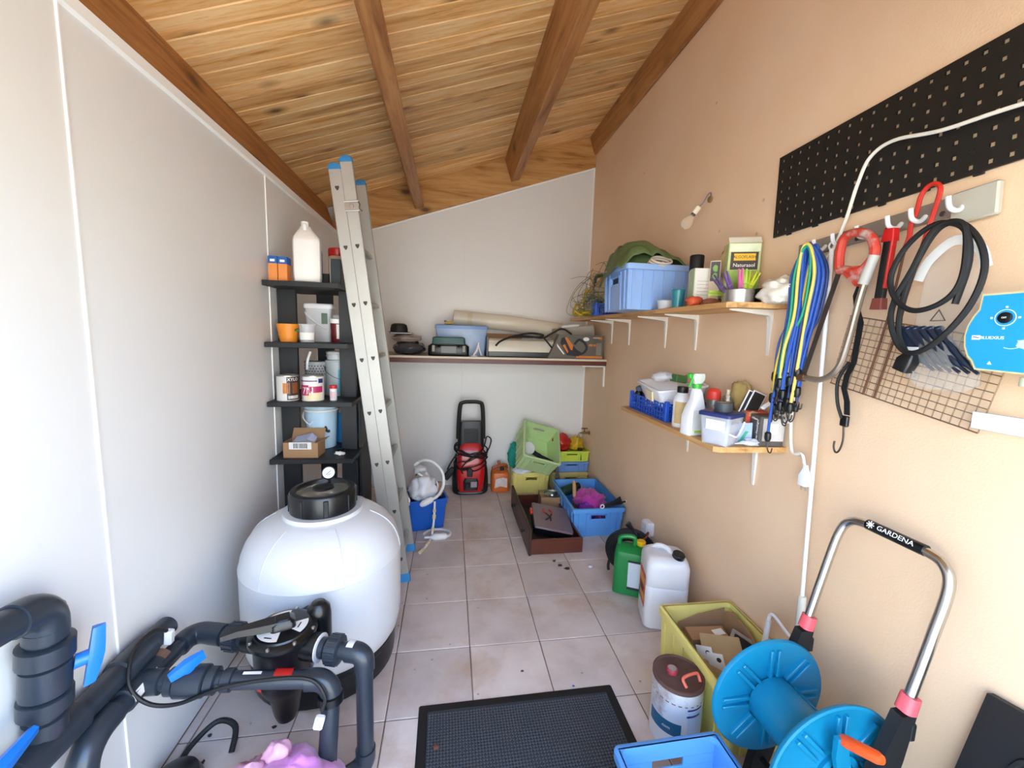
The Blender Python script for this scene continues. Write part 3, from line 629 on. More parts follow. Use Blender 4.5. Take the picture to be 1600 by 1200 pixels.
for p, q in (((-.206, -.22, .185), (-.206, -.225, .165)), ((-.207, -.232, .15), (-.208, -.24, .12)), ((-.214, -.265, .07), (-.217, -.28, .045)), ((-.235, -.36, .016), (-.25, -.405, .014)), ((-.27, -.455, .014), (-.29, -.50, .014))):
    sleeve(L_(p), L_(q), .0125, ivory, t, 'swivel')
t = thing('float_ring', 'white hose ring with a sausage float lying on the tiles beside the ladder foot', 'hose', (-.18, -.28, 0))
obj('hose', G().tube([L_(p) for p in ((-.28, -.24, .011), (-.24, -.19, .011), (-.16, -.18, .011), (-.10, -.22, .011), (-.095, -.28, .015), (-.12, -.315, .02))], .0095, 8, n=8), hose_w, t)
obj('float', G().lathe([(.008, 0), (.02, .012), (.024, .03), (.024, .09), (.018, .11), (.009, .12), (.009, .16)], Matrix.Translation(L_((-.11, -.315, .025))) @ Vector((-1, .0, -.02)).to_track_quat('Z', 'Y').to_matrix().to_4x4(), 18), hose_w, t)
bottle('brown_bottle', 'brown bottle with a wide white cap standing in the blue bin', 'bottle', (-.325, .02, .12), [(.035, 0), (.037, .003), (.037, .22), (.03, .26)], mat('brown_glass', '#4a2516', .25), [(.05, .262), (.052, .27), (.045, .3), (.02, .312), (0, .313)], hose_w)

# ================================================================= pressure washer
wr = mat('washer_red', '#c0141a', .3, coat=.3); wblack = mat('washer_black', '#16181b', .42)
t = thing('pressure_washer', 'red and black pressure washer with cable, standing at the white back wall', 'pressure washer', (.088, .565, 0)); t.scale = (1.2, 1.12, 1.0)
obj('base', G().rloft([(0, .125, .075, .06), (.02, .135, .085, .065), (.10, .137, .087, .065), (.22, .13, .08, .06), (.28, .12, .07, .05)], n=5), wblack, t)
shell = obj('front_shell', G().rloft([(.035, .08, .03, .03, 0, -.07), (.06, .095, .045, .035, 0, -.068), (.20, .105, .05, .04, 0, -.06), (.34, .1, .045, .035, 0, -.045), (.44, .082, .035, .03, 0, -.03), (.47, .06, .03, .025, 0, -.02)], n=4), wr, t)
obj('badge', G().box(.05, .003, .014, T(.0, -.094, .36, -14), .001), mat('silver_badge', '#a9adb4', .3, .6), shell)
obj('power_panel', G().rloft([(0, .055, .02, .018), (.08, .058, .02, .018), (.11, .045, .018, .015)], T(0, -.105, .06)), wblack, shell)
obj('rating_label', G().span(.0, .045, -.1265, -.1255, .09, .14, 0), mat('label_grey', '#a08f90', .5), shell)
obj('switch_knob', G().box(.03, .02, .05, T(-.025, -.128, .085), .006), black_matt, shell)
obj('skirt_band', G().rloft([(.022, .1, .05, .05, 0, -.055), (.034, .1, .05, .05, 0, -.055)], n=5), mat('chrome_band', '#7d8794', .3, .7), t)
obj('tower', G().rloft([(.40, .10, .05, .03), (.50, .098, .045, .03), (.63, .092, .035, .025), (.66, .085, .03, .02)], n=3), wblack, t)
obj('tower_panel', G().rloft([(0, .05, .006, .004), (.15, .058, .006, .004), (.17, .05, .004, .003)], T(0, -.045, .47, -6)), mat('washer_grey', '#1d2022', .6), t)
obj('handle', G().tube([(-.095, .0, .50), (-.092, 0, .64), (-.083, 0, .80), (-.06, 0, .832), (0, 0, .838), (.06, 0, .832), (.083, 0, .80), (.092, 0, .64), (.095, 0, .50)], .0165, 10, n=5), wblack, t)
g = G()
for k in range(7):
    z = .29 + .022 * k; w = .115 + .012 * rnd.random()
    pts = [(w * math.cos(a), -.045 + (.085 + .01 * (k % 3)) * math.sin(a), z + .045 * math.sin(a * 1.0 + k) + .012 * rnd.uniform(-1, 1)) for a in [2 * math.pi * i / 14 for i in range(14)]]
    g.tube(pts, .0055, 7, True, 4)
obj('power_cord', g, black_matt, t)
obj('cord_loop', G().tube([(.10, -.06, .34), (.14, -.05, .44), (.15, -.03, .50), (.12, -.02, .52), (.10, -.05, .45), (.06, -.1, .40), (-.02, -.13, .34), (-.07, -.13, .27), (-.06, -.135, .22)], .0055, 7, n=6), black_matt, t)
obj('plug', G().rloft([(0, .02, .014, .006), (.05, .022, .015, .006), (.07, .012, .01, .005)], T(-.01, -.145, .2, 0, 0, 0)), black_matt, t)
t = thing('spray_gun', 'black spray gun hanging by a hose at the left of the pressure washer', 'spray gun', (-.09, .55, .14))
obj('body', G().rloft([(0, .028, .02, .01), (.07, .03, .022, .012), (.12, .02, .016, .01)], T(-.05, -.02, 0, 0, 38, 0)), black_matt, t)
obj('hose', G().tube([(-.03, -.01, .08), (.0, 0, .14), (.035, .01, .19), (.05, .02, .22)], .007, 8, n=5), black_matt, t)

# ================================================================= jerrycans
def jerry(name, label, loc, rz, w, d, h, m, capm, cap_at, lab=None, labm=None, handle=True, capr=.02):
    t = thing(name, label, 'jerrycan', loc, (0, 0, rz)); r = min(w, d) * .22
    obj('can_body', G().rloft([(0, w / 2 - .012, d / 2 - .012, r), (.008, w / 2, d / 2, r), (h * .70, w / 2, d / 2, r), (h * .78, w / 2 - .004, d / 2 - .006, r), (h * .84, w / 2 - .012, d / 2 - .03, r), (h * .86, w / 2 - .03, d / 2 - .045, r)], n=4), m, t)
    cx, cy = cap_at
    obj('neck', G().cyl(capr * .9, h * .08, T(cx, cy, h * .82), 18), m, t)
    obj('cap', G().lathe([(capr, 0), (capr * 1.08, .003), (capr * 1.08, .022), (capr * .95, .026), (0, .026)], T(cx, cy, h * .885), 20), capm, t)
    if handle: obj('handle', G().tube([(handle[0], 0, h * .80), (handle[0], 0, h * .95), (handle[0] * .6 + handle[1] * .4, 0, h * 1.0), (handle[1] * .9, 0, h * .99), (handle[1], 0, h * .84)], min(w, d) * .10, 10, n=5), m, t)
    if lab: obj('label_print', lab(w, d, h), labm, t)
    return t
org = mat('orange_plastic', '#c9641d', .4, var=.12)
t = jerry('jerrycan', 'orange fuel jerrycan with torn white label beside the pressure washer', (.365, .575, 0), 0, .165, .14, .23, org, black_pl, (.015, -.03), None, None, None, .019)
obj('spout_grip', G().tube([(-.06, 0, .18), (-.055, 0, .22), (.05, .02, .235), (.065, .02, .20)], .015, 10, n=5).rod((.0, .02, .22), (-.012, .03, .275), .013, 12), mat('orange_brown', '#9c4a1a', .45), t)
lb = obj('label_print', G().prism([(-.055, .045), (-.04, .05), (0, .062), (.05, .05), (.06, .05), (.06, .135), (.02, .145), (-.045, .13)], .001, T(.0, -.0712, 0, 90)), mat('label_worn', '#cfc6c2', .6, var=.25, vs=40), t)
grn = mat('green_plastic', '#127a3a', .35, var=.06)
t = jerry('jerrycan', 'green jerrycan with yellow cap in front of the coiled black hose', (.93, -1.0, 0), -28, .17, .13, .325, grn, mat('yellow_cap', '#e8b913', .4), (.055, 0), lambda w, d, h: G().span(-.005, w / 2 - .02, -d / 2 - .001, -d / 2 + .002, .06, .205, 0), mat('label_white', '#c9d4dd', .5), (-.06, .02), .023)
obj('label_edge', G().span(-.007, .067, -.0663, -.065, .045, .06, 0).span(-.007, .067, -.0663, -.065, .205, .217, 0), ink, t)
wj = mat('natural_plastic', '#d7d8dc', .4, var=.05); wj2 = wj
t = thing('jerrycan', 'white jerrycan with black cap and red label beside the green jerrycan', 'jerrycan', (1.0, -1.245, 0), (0, 0, -16))
obj('can_body', G().rloft([(0, .092, .088, .03), (.008, .104, .1, .036), (.22, .105, .1, .036), (.224, .103, .098, .036), (.23, .105, .1, .036), (.325, .105, .1, .036), (.352, .098, .092, .036), (.368, .082, .074, .036), (.372, .06, .05, .03)], n=5), wj, t)
obj('handle', G().tube([(-.055, .05, .362), (-.03, .032, .385), (.0, .01, .388), (.02, -.008, .375), (.03, -.018, .355)], .013, 10, n=5), wj, t)
obj('neck', G().cyl(.026, .03, T(.045, -.048, .352, 14, 10, 0), 20), wj, t); obj('cap', G().lathe([(.027, 0), (.03, .003), (.03, .02), (.026, .024), (0, .024)], T(.047, -.052, .372, 14, 10, 0), 22), black_pl, t)
rl = mat('red_label', '#c8402f', .45, var=.2, vs=20); yl = mat('yellow_label', '#dca43a', .45, var=.3, vs=30)
lb = obj('label_print', G().span(-.1065, -.1055, -.075, .055, .10, .27, 0), rl, t)
obj('label_band', G().span(-.1075, -.1068, -.07, .05, .205, .245, 0).span(-.1075, -.1068, -.07, .05, .125, .16, 0), yl, lb)
obj('label_corner', G().span(-.1077, -.1069, .02, .055, .10, .15, 0), navy_p, lb)
for k in range(3): obj('text_line', G().span(-.1079, -.1069, -.05 + .01 * k, .03, .185 - k * .014, .192 - k * .014, 0), ink, lb)

# ================================================================= crates
def crate(label, loc, rot, W, L, H, m, group=None, hole=True, taper=.05, name='plastic_crate', th=.006, rib=True):
    """euro crate, W along x, L along y; hand holes in the two W ends"""
    t = thing(name, label, 'crate', loc, rot, group)
    def tw(x, y, z): k = 1 - taper * (1 - z / H); return (x * k, y * k, z)
    hw, hl = W / 2, L / 2
    obj('base', G().span(-hw + th, hw - th, -hl + th, hl - th, 0, th).warp(tw), m, t)
    for s in (-1, 1):
        g = G(); y0, y1 = sorted((s * hl, s * (hl - th)))
        a, z0, z1 = min(.055, W * .16), H * .62, H * .75
        if hole:
            g.span(-hw, hw, y0, y1, 0, z0, .001).span(-hw, hw, y0, y1, z1, H, .001).span(-hw, -a, y0, y1, z0, z1, 0).span(a, hw, y0, y1, z0, z1, 0)
        else: g.span(-hw, hw, y0, y1, 0, H, .001)
        if rib:
            yo, yi = sorted((s * hl, s * (hl + .007)))
            for x in (-W * .40, -W * .24, W * .24, W * .40): g.span(x - .005, x + .005, yo, yi, .004, H * .86, .001)
            if hole: g.span(-a - .012, a + .012, yo, yi, z1 + .004, z1 + .01, .001).span(-a - .012, -a - .006, yo, yi, z0 - .01, z1 + .01, .001).span(a + .006, a + .012, yo, yi, z0 - .01, z1 + .01, .001)
        obj('end_panel', g.warp(tw), m, t)
        g = G(); x0, x1 = sorted((s * hw, s * (hw - th))); g.span(x0, x1, -hl + th, hl - th, 0, H, .001)
        if rib:
            xo, xi = sorted((s * hw, s * (hw + .007)))
            for k in range(6): y = -L * .42 + L * .84 * k / 5; g.span(xo, xi, y - .005, y + .005, .004, H * .86, .001)
        obj('side_panel', g.warp(tw), m, t)
    o1, o2 = .012, .0; zr = H * .87
    obj('rim', G().loft([[(x, y, z) for x, y in rrect(hw + o, hl + o, .02, 3)] for z, o in ((zr, .004), (zr, o1), (H - .003, o1), (H, o1 - .004), (H, -th), (H - .02, -th - .001))], cap=(0, 0)), m, t)
    return t
cr_blue = mat('crate_blue', '#5a9be0', .4, var=.05); cr_yel = mat('crate_yellow', '#e6d87e', .45, var=.06); cr_lime = mat('crate_lime', '#c3dca0', .45, var=.05)
cr_lime2 = mat('crate_bright_lime', '#c9d94e', .45, var=.05); cr_peri = mat('crate_periwinkle', '#6f93cf', .42, var=.05); cr_sand = mat('crate_straw', '#cdbb78', .45, var=.08); cr_pale = mat('crate_pale_blue', '#8fb2e6', .42, var=.04)
crate('blue plastic crate holding a magenta cloth at the peach wall', (.972, -.09, 0), (0, 0, 0), .375, .60, .225, cr_blue, taper=.08)
crate('yellow crate carrying the tilted lime crate at the back wall', (.645, .59, 0), (0, 0, 0), .325, .23, .20, cr_yel)
crate('straw yellow crate at the bottom of the three-crate stack in the corner', (1.015, .575, 0), (0, 0, 0), .315, .24, .20, cr_sand)
crate('periwinkle blue crate in the middle of the corner stack', (1.015, .575, .201), (0, 0, 0), .318, .245, .098, cr_peri)
crate('bright lime crate on top of the corner stack with red and yellow bags', (1.015, .575, .30), (0, 0, 0), .32, .25, .10, cr_lime2)
crate('pale lime crate tipped on its end above the yellow crate', (.655, .53, .35), (40, 17, 4), .335, .38, .22, cr_lime, taper=.04)
crate('yellow crate full of cardboard and cards by the hose reel', (1.0, -1.74, 0), (0, 0, -1), .33, .44, .275, cr_yel)
crate('empty light blue crate at the bottom edge of the view', (.578, -2.31, 0), (0, 0, 1), .33, .52, .22, cr_blue)
crate('large pale blue crate with a green tarpaulin on the upper wall shelf', (.992, -.815, 1.606), (0, 0, 89), .355, .35, .24, cr_pale)

# contents of the back crates
tag(obj('mesh_scoop', G().lathe([(.058, 0), (.062, .004), (.058, .008), (.054, .004)], T(.605, .47, .43, 60, 8, 0), 28), white_pl), 'white mesh scoop ring lying in the tilted lime crate', 'scoop')
g = G()
for k in range(-5, 6):
    x = k * .0105; hh = math.sqrt(max(0, .056 ** 2 - x * x)); g.rod((x, -hh, .004), (x, hh, .004), .0012, 4).rod((-hh, x, .004), (hh, x, .004), .0012, 4)
bpy.data.objects['mesh_scoop']['label'] = 'round white mesh scoop in the tilted lime crate'
o = obj('mesh', g.warp(lambda x, y, z: tuple(T(.605, .47, .43, 60, 8, 0) @ Vector((x, y, z)))), white_pl, bpy.data.objects['mesh_scoop'])
t = thing('black_tube', 'long black tube with a wooden tip poking out of the tilted lime crate', 'tube', (.75, .43, .30))
obj('tube', G().tube([(-.11, .05, .10), (-.07, .03, .075), (0, 0, .045), (.10, -.045, .005)], [.022, .02, .016, .014], 12, n=5), black_matt, t); obj('tip', G().rod((.10, -.045, .005), (.122, -.055, -.004), .014, 12, .012), mat('brown_tip', '#6a4b35', .6), t)
tag(obj('cloth', G().lump((.50, .66, .30), (.05, .04, .12), 21, .4, 2.2, 26, 18), mat('teal_cloth', '#1f9a86', .7)), 'teal cloth squeezed behind the tilted lime crate', 'cloth')
tag(obj('cloth', G().lump((.56, .485, .215), (.09, .045, .03), 22, .5, 2.4, 26, 14), film), 'white cloth spilling over the yellow crate rim', 'cloth')
tag(obj('plastic_bag', G().lump((.94, .56, .455), (.09, .08, .085), 24, .22, 1.8, 34, 22), mat('red_bag', '#b3211c', .4, coat=.2)), 'crumpled red bag on top of the corner crate stack', 'bag')
tag(obj('plastic_bag', G().lump((1.09, .60, .43), (.075, .08, .075), 25, .3, 2.2, 34, 22), mat('yellow_bag', '#c8a31c', .35, coat=.2)), 'shiny yellow bag on top of the corner crate stack', 'bag')
t = bottle('small_bottle', 'dark bottle with a black cap in the top lime crate', 'bottle', (1.095, .475, .31), [(.022, 0), (.024, .003), (.024, .085)], mat('olive_plastic', '#5b5f2f', .4), [(.021, .083), (.0215, .086), (.0215, .112), (.019, .114)], black_pl)

# brown drawer
brn = mat('brown_varnish', '#5a2a1d', .35, var=.15, vs=10, coat=.2); brn_d = mat('brown_dark', '#38231c', .4, var=.15)
t = thing('drawer', 'loose brown wooden drawer lying on the tiles', 'drawer', (.62, -.19, 0), (0, 0, 0))
fr = obj('front_board', G().span(-.20, -.182, -.40, .40, 0, .185, .004), brn_d, t)
for y in (-.24, .18): obj('knob', G().lathe([(.006, 0), (.006, .012), (.014, .018), (.014, .024), (0, .028)], T(-.20, y, .10, 0, -90, 0), 14), ink, fr)
obj('side_board', G().span(-.182, .175, -.385, -.37, 0, .105, .003).span(-.182, .175, -.3855, -.369, .082, .086, .001), brn, t)
obj('side_board', G().span(-.182, .175, .37, .385, 0, .105, .003), brn, t)
obj('back_board', G().span(.16, .175, -.37, .37, 0, .10, .003), brn, t)
obj('bottom', G().span(-.182, .16, -.37, .37, .012, .018, .001), brn_d, t)
t = thing('organiser_case', 'flat organiser case with clear lid and red latch in the brown drawer', 'tool case', (.63, -.30, .07), (5, 11, -6))
obj('tray', G().rloft([(0, .135, .16, .015), (.05, .14, .165, .015)], n=2), black_pl, t)
ld = obj('lid', G().rloft([(.051, .14, .168, .015), (.066, .138, .166, .015)], n=2), mat('smoke_plastic', '#7d6a70', .3, var=.15), t); obj('latch', G().box(.02, .07, .025, T(-.145, .06, .035), .004), mat('latch_orange', '#e2481f', .4), t)
obj('pliers', G().tube([(-.05, -.06, .067), (-.02, -.02, .069), (.0, .03, .069)], .006, 8, n=4).tube([(-.015, -.065, .067), (-.012, -.02, .069), (-.04, .03, .069)], .006, 8, n=4), dark_steel, ld)
obj('pliers_grip', G().tube([(.0, .03, .069), (.005, .06, .069), (-.01, .09, .069)], .008, 8, n=4).tube([(-.04, .03, .069), (-.06, .055, .069), (-.055, .085, .069)], .008, 8, n=4), mat('grip_red', '#b0493c', .5), ld)
t = thing('carton', 'small closed cardboard box in the rear of the brown drawer', 'box', (.72, .09, .02), (0, 0, -4))
obj('carton', G().box(.16, .17, .13), cardboard, t); obj('tape', G().box(.161, .04, .0006, T(0, 0, .13), 0), mat('tape', '#b99a6c', .4), t)
t = thing('metal_dish', 'round shiny metal dish lying on the small cardboard box', 'dish', (.735, .06, .1505))
obj('dish', G().lathe([(.045, .001), (.062, .006), (.068, .016), (.072, .016), (.064, .003), (.046, -.0), (0, 0)], seg=32), steel, t); obj('lid_knob', G().lathe([(.03, .002), (.026, .012), (0, .016)], seg=20), steel, t)
t = thing('scraper', 'dark flat scraper blade leaning between the crates', 'scraper', (.83, .28, 0), (-14, 4, 0))
obj('blade', G().prism([(-.03, 0), (.035, 0), (.03, .2), (.01, .28), (-.012, .28)], .006, T(0, 0, .0, 90)), mat('gunmetal', '#4a4a44', .4, .6), t); obj('ferrule', G().box(.03, .012, .06, T(0, -.003, .26)), dark_steel, t)

# contents of the blue crate
tag(obj('cloth', G().lump((.99, -.13, .155), (.115, .17, .095), 31, .35, 2.4, 44, 28), mat('magenta_cloth', '#b8309f', .75, var=.15, sheen=.3)), 'magenta cloth heaped in the blue crate', 'cloth')
tag(obj('cloth', G().lump((.93, -.24, .14), (.07, .06, .07), 32, .35, 2.4, 26, 16), mat('violet_cloth', '#7a2aa0', .75)), 'violet cloth under the magenta cloth in the blue crate', 'cloth')
t = bottle('flask', 'dark green flask lying across the blue crate', 'bottle', (.90, .12, .17), [(.035, -.08), (.04, -.07), (.04, .05), (.03, .07)], mat('dark_green', '#17402f', .45), [(.028, .07), (.028, .10), (.02, .104)], black_pl); t.rotation_euler = (R(-20), R(80), 0)
t = thing('brush', 'wooden-handled brush standing in the blue crate', 'brush', (.88, -.11, .12), (-22, 2, 0))
obj('handle', G().lathe([(.011, .06), (.014, .08), (.016, .13), (.013, .19), (.008, .2)], seg=14), mat('beech', '#b98b62', .5), t); obj('ferrule', G().rloft([(-.04, .022, .008, .004), (.06, .014, .008, .004)]), rusty_steel, t)
t = thing('wiper_blade', 'black folded windscreen wiper with white ends lying over the blue crate rim', 'wiper', (1.06, -.37, .236), (0, -4, 8))
obj('blade', G().prism([(-.07, -.012), (.10, -.006), (.09, .05), (.03, .028), (-.07, .012)], .008, T(0, 0, .0, 70, 0, 0)), black_matt, t); obj('arm', G().rod((-.07, -.012, .01), (.12, -.012, .014), .006), black_pl, t)
obj('end_ring', G().tube([(-.075 + .014 * math.cos(a), -.022, .012 + .014 * math.sin(a)) for a in [k * math.pi / 5 for k in range(10)]], .005, 8, True), white_pl, t); obj('end_tab', G().box(.03, .008, .016, T(.135, -.012, .008), .003), white_pl, t)

# hose coil, socket, tap
t = thing('hose_coil', 'coil of black hose leaning against the peach wall behind the green jerrycan', 'hose', (1.02, -.83, 0), (0, 0, -30))
g = G()
for k in range(11):
    rr = .085 + .0125 * (k % 6) ; yy = -.028 + .022 * (k // 6) * 1.5
    g.tube([(rr * math.cos(a), yy + .004 * math.sin(3 * a + k) + -.12 * (.158 + rr * math.sin(a)) , .158 + rr * math.sin(a)) for a in [2 * math.pi * i / 26 for i in range(26)]], .0085, 8, True)
obj('coil', g, black_matt, t)
obj('nozzle', G().tube([(.05, -.06, .23), (.03, -.065, .28), (-.03, -.065, .345)], [.014, .016, .012, .018], 12, n=5), black_pl, t)
obj('tie', G().tube([(.06, -.07, .26), (.08, -.075, .28), (.09, .0, .28), (.07, .0, .25)], .006, 8, True, 4), mat('tie_red', '#7a3a35', .6), t)
obj('loose_end', G().tube([(-.12, -.02, .10), (-.13, -.04, .04), (-.125, -.05, .012)], .0085, 8, n=4), black_matt, t)
t = thing('wall_socket', 'small white wall socket with conduit above the jerrycans', 'socket', (XR, -.745, .20))
obj('box', G().span(-.045, 0, -.04, .04, 0, .09, .005), white_pl, t); obj('flap', G().span(-.052, -.0455, -.034, .034, .012, .08, .002), white_pl, t); obj('conduit', G().rod((-.014, 0, 0), (-.014, 0, -.195), .011, 12), white_pl, t)
brass = mat('brass', '#8a7a5c', .4, .8, var=.2)
t = thing('tap', 'small brass water tap on the peach wall near the back corner', 'tap', (XR, .50, .56))
obj('body', G().rod((0, 0, 0), (-.07, 0, 0), .011, 12).tube([(-.055, 0, 0), (-.095, 0, -.005), (-.105, 0, -.045)], .009, 10, n=4), brass, t); obj('stem', G().rod((-.05, 0, 0), (-.05, 0, .04), .006), brass, t); obj('lever', G().span(-.08, -.02, -.007, .007, .038, .046, .003), dark_steel, t); obj('flange', G().cyl(.02, .005, T(0, 0, 0, 0, -90, 0)), brass, t)

# floor mat and litter
m, nt, b = new_mat('mat_rubber'); v = _coord(nt)
chk = nt.nodes.new('ShaderNodeTexChecker'); chk.inputs['Scale'].default_value = 190; nt.links.new(_coord(nt), chk.inputs['Vector'])
nt.links.new(_mix(nt, lin('#222428'), lin('#3c4046'), chk.outputs['Fac']), b.inputs['Base Color']); b.inputs['Roughness'].default_value = .8
t = thing('door_mat', 'black ribbed doormat lying on the tiles', 'mat', (.187, -1.98, 0), (0, 0, .6))
obj('border', G().loft([[(x, y, z) for x, y in rrect(.395 - i, .365 - i, .004, 1)] for z, i in ((.0, 0), (.004, .003), (.006, .02), (.006, .034), (.002, .036))], cap=(1, 0)), black_matt, t)
pile = obj('pile', G().span(-.36, .36, -.33, .33, .001, .0055, .001), m, t)
g = G(); 
for i in range(64):
    for j in range(58):
        x, y = -.352 + i * .0112, -.323 + j * .0112
        g.box(.0068, .0045, .003, T(x, y, .0052, 0, 0, 38 if (i + j) % 2 else -38), 0)
rb = obj('ribbing', g, mat('mat_rib', '#4a4e55', .75, var=.2, vs=40), t); rb['kind'] = 'stuff'
litter = [('dead_leaf', 'brown curled leaf fragment near the drawer corner', .60, -.72, '#3d2a1e', .014), ('dead_leaf', 'dark leaf crumb on the tiles next to the drawer', .575, -.665, '#3d2a1e', .012), ('dead_leaf', 'dark brown leaf crumb in front of the drawer', .635, -.76, '#33231a', .015), ('paper_scrap', 'tiny torn white paper scrap on the tiles left of the green jerrycan', .79, -.75, '#e8e8ea', .014), ('dead_leaf', 'brown leaf crumb on the doormat left edge', -.14, -1.80, '#6a4034', .012), ('pebble', 'dark crumb on the tiles in front of the doormat', .22, -1.50, '#4a3428', .006), ('plastic_chip', 'tiny blue plastic chip by the doormat edge', .42, -1.60, '#2f5fae', .005)]
for k, (nm, lab, x, y, cc, r) in enumerate(litter):
    zz = .009 if 'doormat left' in lab else 0
    tag(obj(nm, G().lump((x, y, zz + r * .35), (r, r * .7, r * .4), 40 + k, .7, 2.2, 14, 8, zz), mat(nm + cc, cc, .8)), lab, nm.split('_')[-1])
for k in range(16):
    x, y = rnd.uniform(-.95, -.62), rnd.uniform(-2.0, -1.62)
    g = G().lump((0, 0, .003), (rnd.uniform(.004, .012), rnd.uniform(.003, .008), .004), 60 + k, .7, 2.2, 8, 5, 0)
    o = tag(obj('dead_leaf', g, mat('leaf_dark', '#3a302c', .8)), 'dark leaf crumb scattered on the tiles under the grey pipes', 'leaf', 'leaf crumbs under the pipes'); o.location = (x, y, 0)
# ================================================================= back shelf and its things
BZ = 1.264
t = thing('back_shelf', 'long wall shelf with brown edge band on the white back wall', 'shelf', (.25, .45, BZ))
obj('board', G().span(-.98, XR - .25 - .002, -.268, .278, -.05, 0, .002), mat('shelf_grey', '#b9b4aa', .6), t)
obj('edge_band', G().span(-.98, XR - .25 - .002, -.276, -.2685, -.052, -.016, .001), mat('edge_brown', '#5e2c20', .4, var=.15), t)
obj('edge_strip', G().span(-.98, XR - .25 - .002, -.276, -.2685, -.0155, .001, .001), mat('edge_cream', '#d9cdbb', .5), t)
for x in (-.36, .05, .47, .87): obj('bracket', G().span(x - .27, x - .25, .15, .275, -.066, -.0505, .001).span(x - .268, x - .252, .145, .155, -.09, -.05, .001), white_metal, t)
obj('bracket', G().span(XR - .25 - .012, XR - .251, -.25, -.23, -.23, -.051, .001).span(XR - .45, XR - .251, -.25, -.23, -.064, -.0505, .001), white_metal, t)
wrap_d = mat('wrapped_dark', '#3a3e46', .25, var=.4, vs=14, coat=.6); wrap_b = mat('wrapped_beige', '#9c8b80', .3, var=.25, vs=14, coat=.5)
tag(obj('folded_bag', G().lump((-.44, .40, BZ + .05), (.13, .12, .062), 51, .18, 2.5, 36, 18, BZ), wrap_d), 'dark folded cover in clear wrap at the left end of the back shelf', 'cover')
tag(obj('folded_bag', G().lump((-.46, .40, BZ + .13), (.12, .11, .04), 52, .2, 2.5, 36, 18), wrap_b), 'beige folded cover in clear wrap lying on the dark folded cover', 'cover')
t = thing('blue_folder', 'thin blue folder lying on the beige folded cover', 'folder', (-.50, .38, BZ + .165)); obj('cover', G().box(.17, .16, .012), mat('folder_blue', '#2a4f9c', .5), t); obj('pages', G().box(.165, .165, .007, T(.004, 0, .0025)), paper, t)
t = thing('hat', 'black cap lying on top of the thin blue folder', 'cap', (-.52, .38, BZ + .178)); obj('crown', G().lathe([(.07, 0), (.068, .03), (.06, .06), (.04, .07), (0, .072)], seg=24), black_matt, t); obj('brim', G().lathe([(.07, 0), (.085, .001), (.085, .004), (.07, .004)], seg=24), black_matt, t)
t = thing('tool_case', 'black and green plastic tool case on the back shelf', 'tool case', (-.118, .28, BZ))
obj('case_body', G().rloft([(0, .155, .06, .02), (.01, .162, .065, .025), (.08, .162, .065, .025), (.095, .14, .06, .02)], n=3), black_pl, t)
obj('case_lid', G().rloft([(.092, .132, .058, .012), (.145, .128, .055, .012), (.15, .12, .05, .01)], n=3), mat('case_green', '#0f4f4c', .4), t)
obj('label_plate', G().box(.12, .004, .055, T(0, -.0655, .025), .002), mat('plate_grey', '#6d6f72', .4), t)
for s in (-1, 1): obj('latch', G().box(.022, .008, .05, T(s * .12, -.065, .035), .003), mat('latch_grey', '#8d8c86', .4), t)
obj('handle', G().tube([(-.075, -.062, .075), (-.072, -.074, .09), (.072, -.074, .09), (.075, -.062, .075)], .006, 8, n=3), black_pl, t)
t = thing('storage_box', 'pale blue see-through storage box with lid behind the tool case', 'box', (-.015, .47, BZ))
obj('box_body', G().rloft([(0, .195, .12, .015), (.22, .208, .13, .015)], n=2), mat('box_blue', '#9db6dc', .3, var=.2, vs=7), t)
obj('lid', G().rloft([(.218, .216, .138, .015), (.245, .216, .138, .015), (.252, .205, .128, .012)], n=2), mat('box_lid_blue', '#7d9bd0', .4), t)
t = thing('gadget', 'small yellow and black gadget on the storage box lid', 'gadget', (-.12, .42, BZ + .253)); obj('body', G().box(.07, .04, .025, None, .008), mat('gadget_yellow', '#b99a28', .4), t); obj('button', G().box(.02, .03, .012, T(-.03, 0, .022), .003), black_pl, t)
t = thing('clip', 'white plastic clip standing in front of the storage box', 'clip', (.115, .24, BZ)); obj('arm', G().tube([(-.035, 0, .008), (-.01, 0, .05), (.005, 0, .115)], .008, 8, n=4), white_pl, t); obj('arm', G().tube([(.03, .005, .01), (.012, 0, .06), (.0, 0, .11)], .007, 8, n=4), white_pl, t); obj('foot', G().box(.05, .02, .008, T(-.03, 0, 0), .002), white_pl, t)
t = thing('film_roll', 'long roll of yellowish clear sheet lying at the rear of the back shelf', 'roll', (-.08, .62, BZ))
fm = clear_mat('film_yellow', '#f2ecdc', .75, .25)
obj('roll', G().tube([(.0, 0, .315), (.5, .0, .285), (.98, .0, .23)], .07, 24), fm, t); obj('band', G().rod((.12, 0, .308), (.16, 0, .306), .0715, 24), mat('tape_clear', '#c8bfa6', .3), t); obj('core', G().rod((-.004, 0, .315), (.02, 0, .314), .03, 18), cardboard, t)
t = thing('flat_carton', 'flat cardboard box lying under the clear sheet roll', 'box', (.28, .64, BZ)); obj('carton', G().box(.5, .15, .19), cardboard, t); obj('flap', G().box(.5, .002, .05, T(0, -.0765, .13)), cardboard, t)
t = thing('strip_heater', 'cream and black strip heater on the back shelf', 'heater', (.53, .31, BZ))
obj('base', G().span(-.33, .33, -.05, .06, 0, .05, .006), black_pl, t); obj('end_plate', G().span(-.345, -.328, -.06, .07, 0, .17, .004), black_pl, t); obj('end_plate', G().span(.328, .345, -.06, .07, 0, .17, .004), black_pl, t)
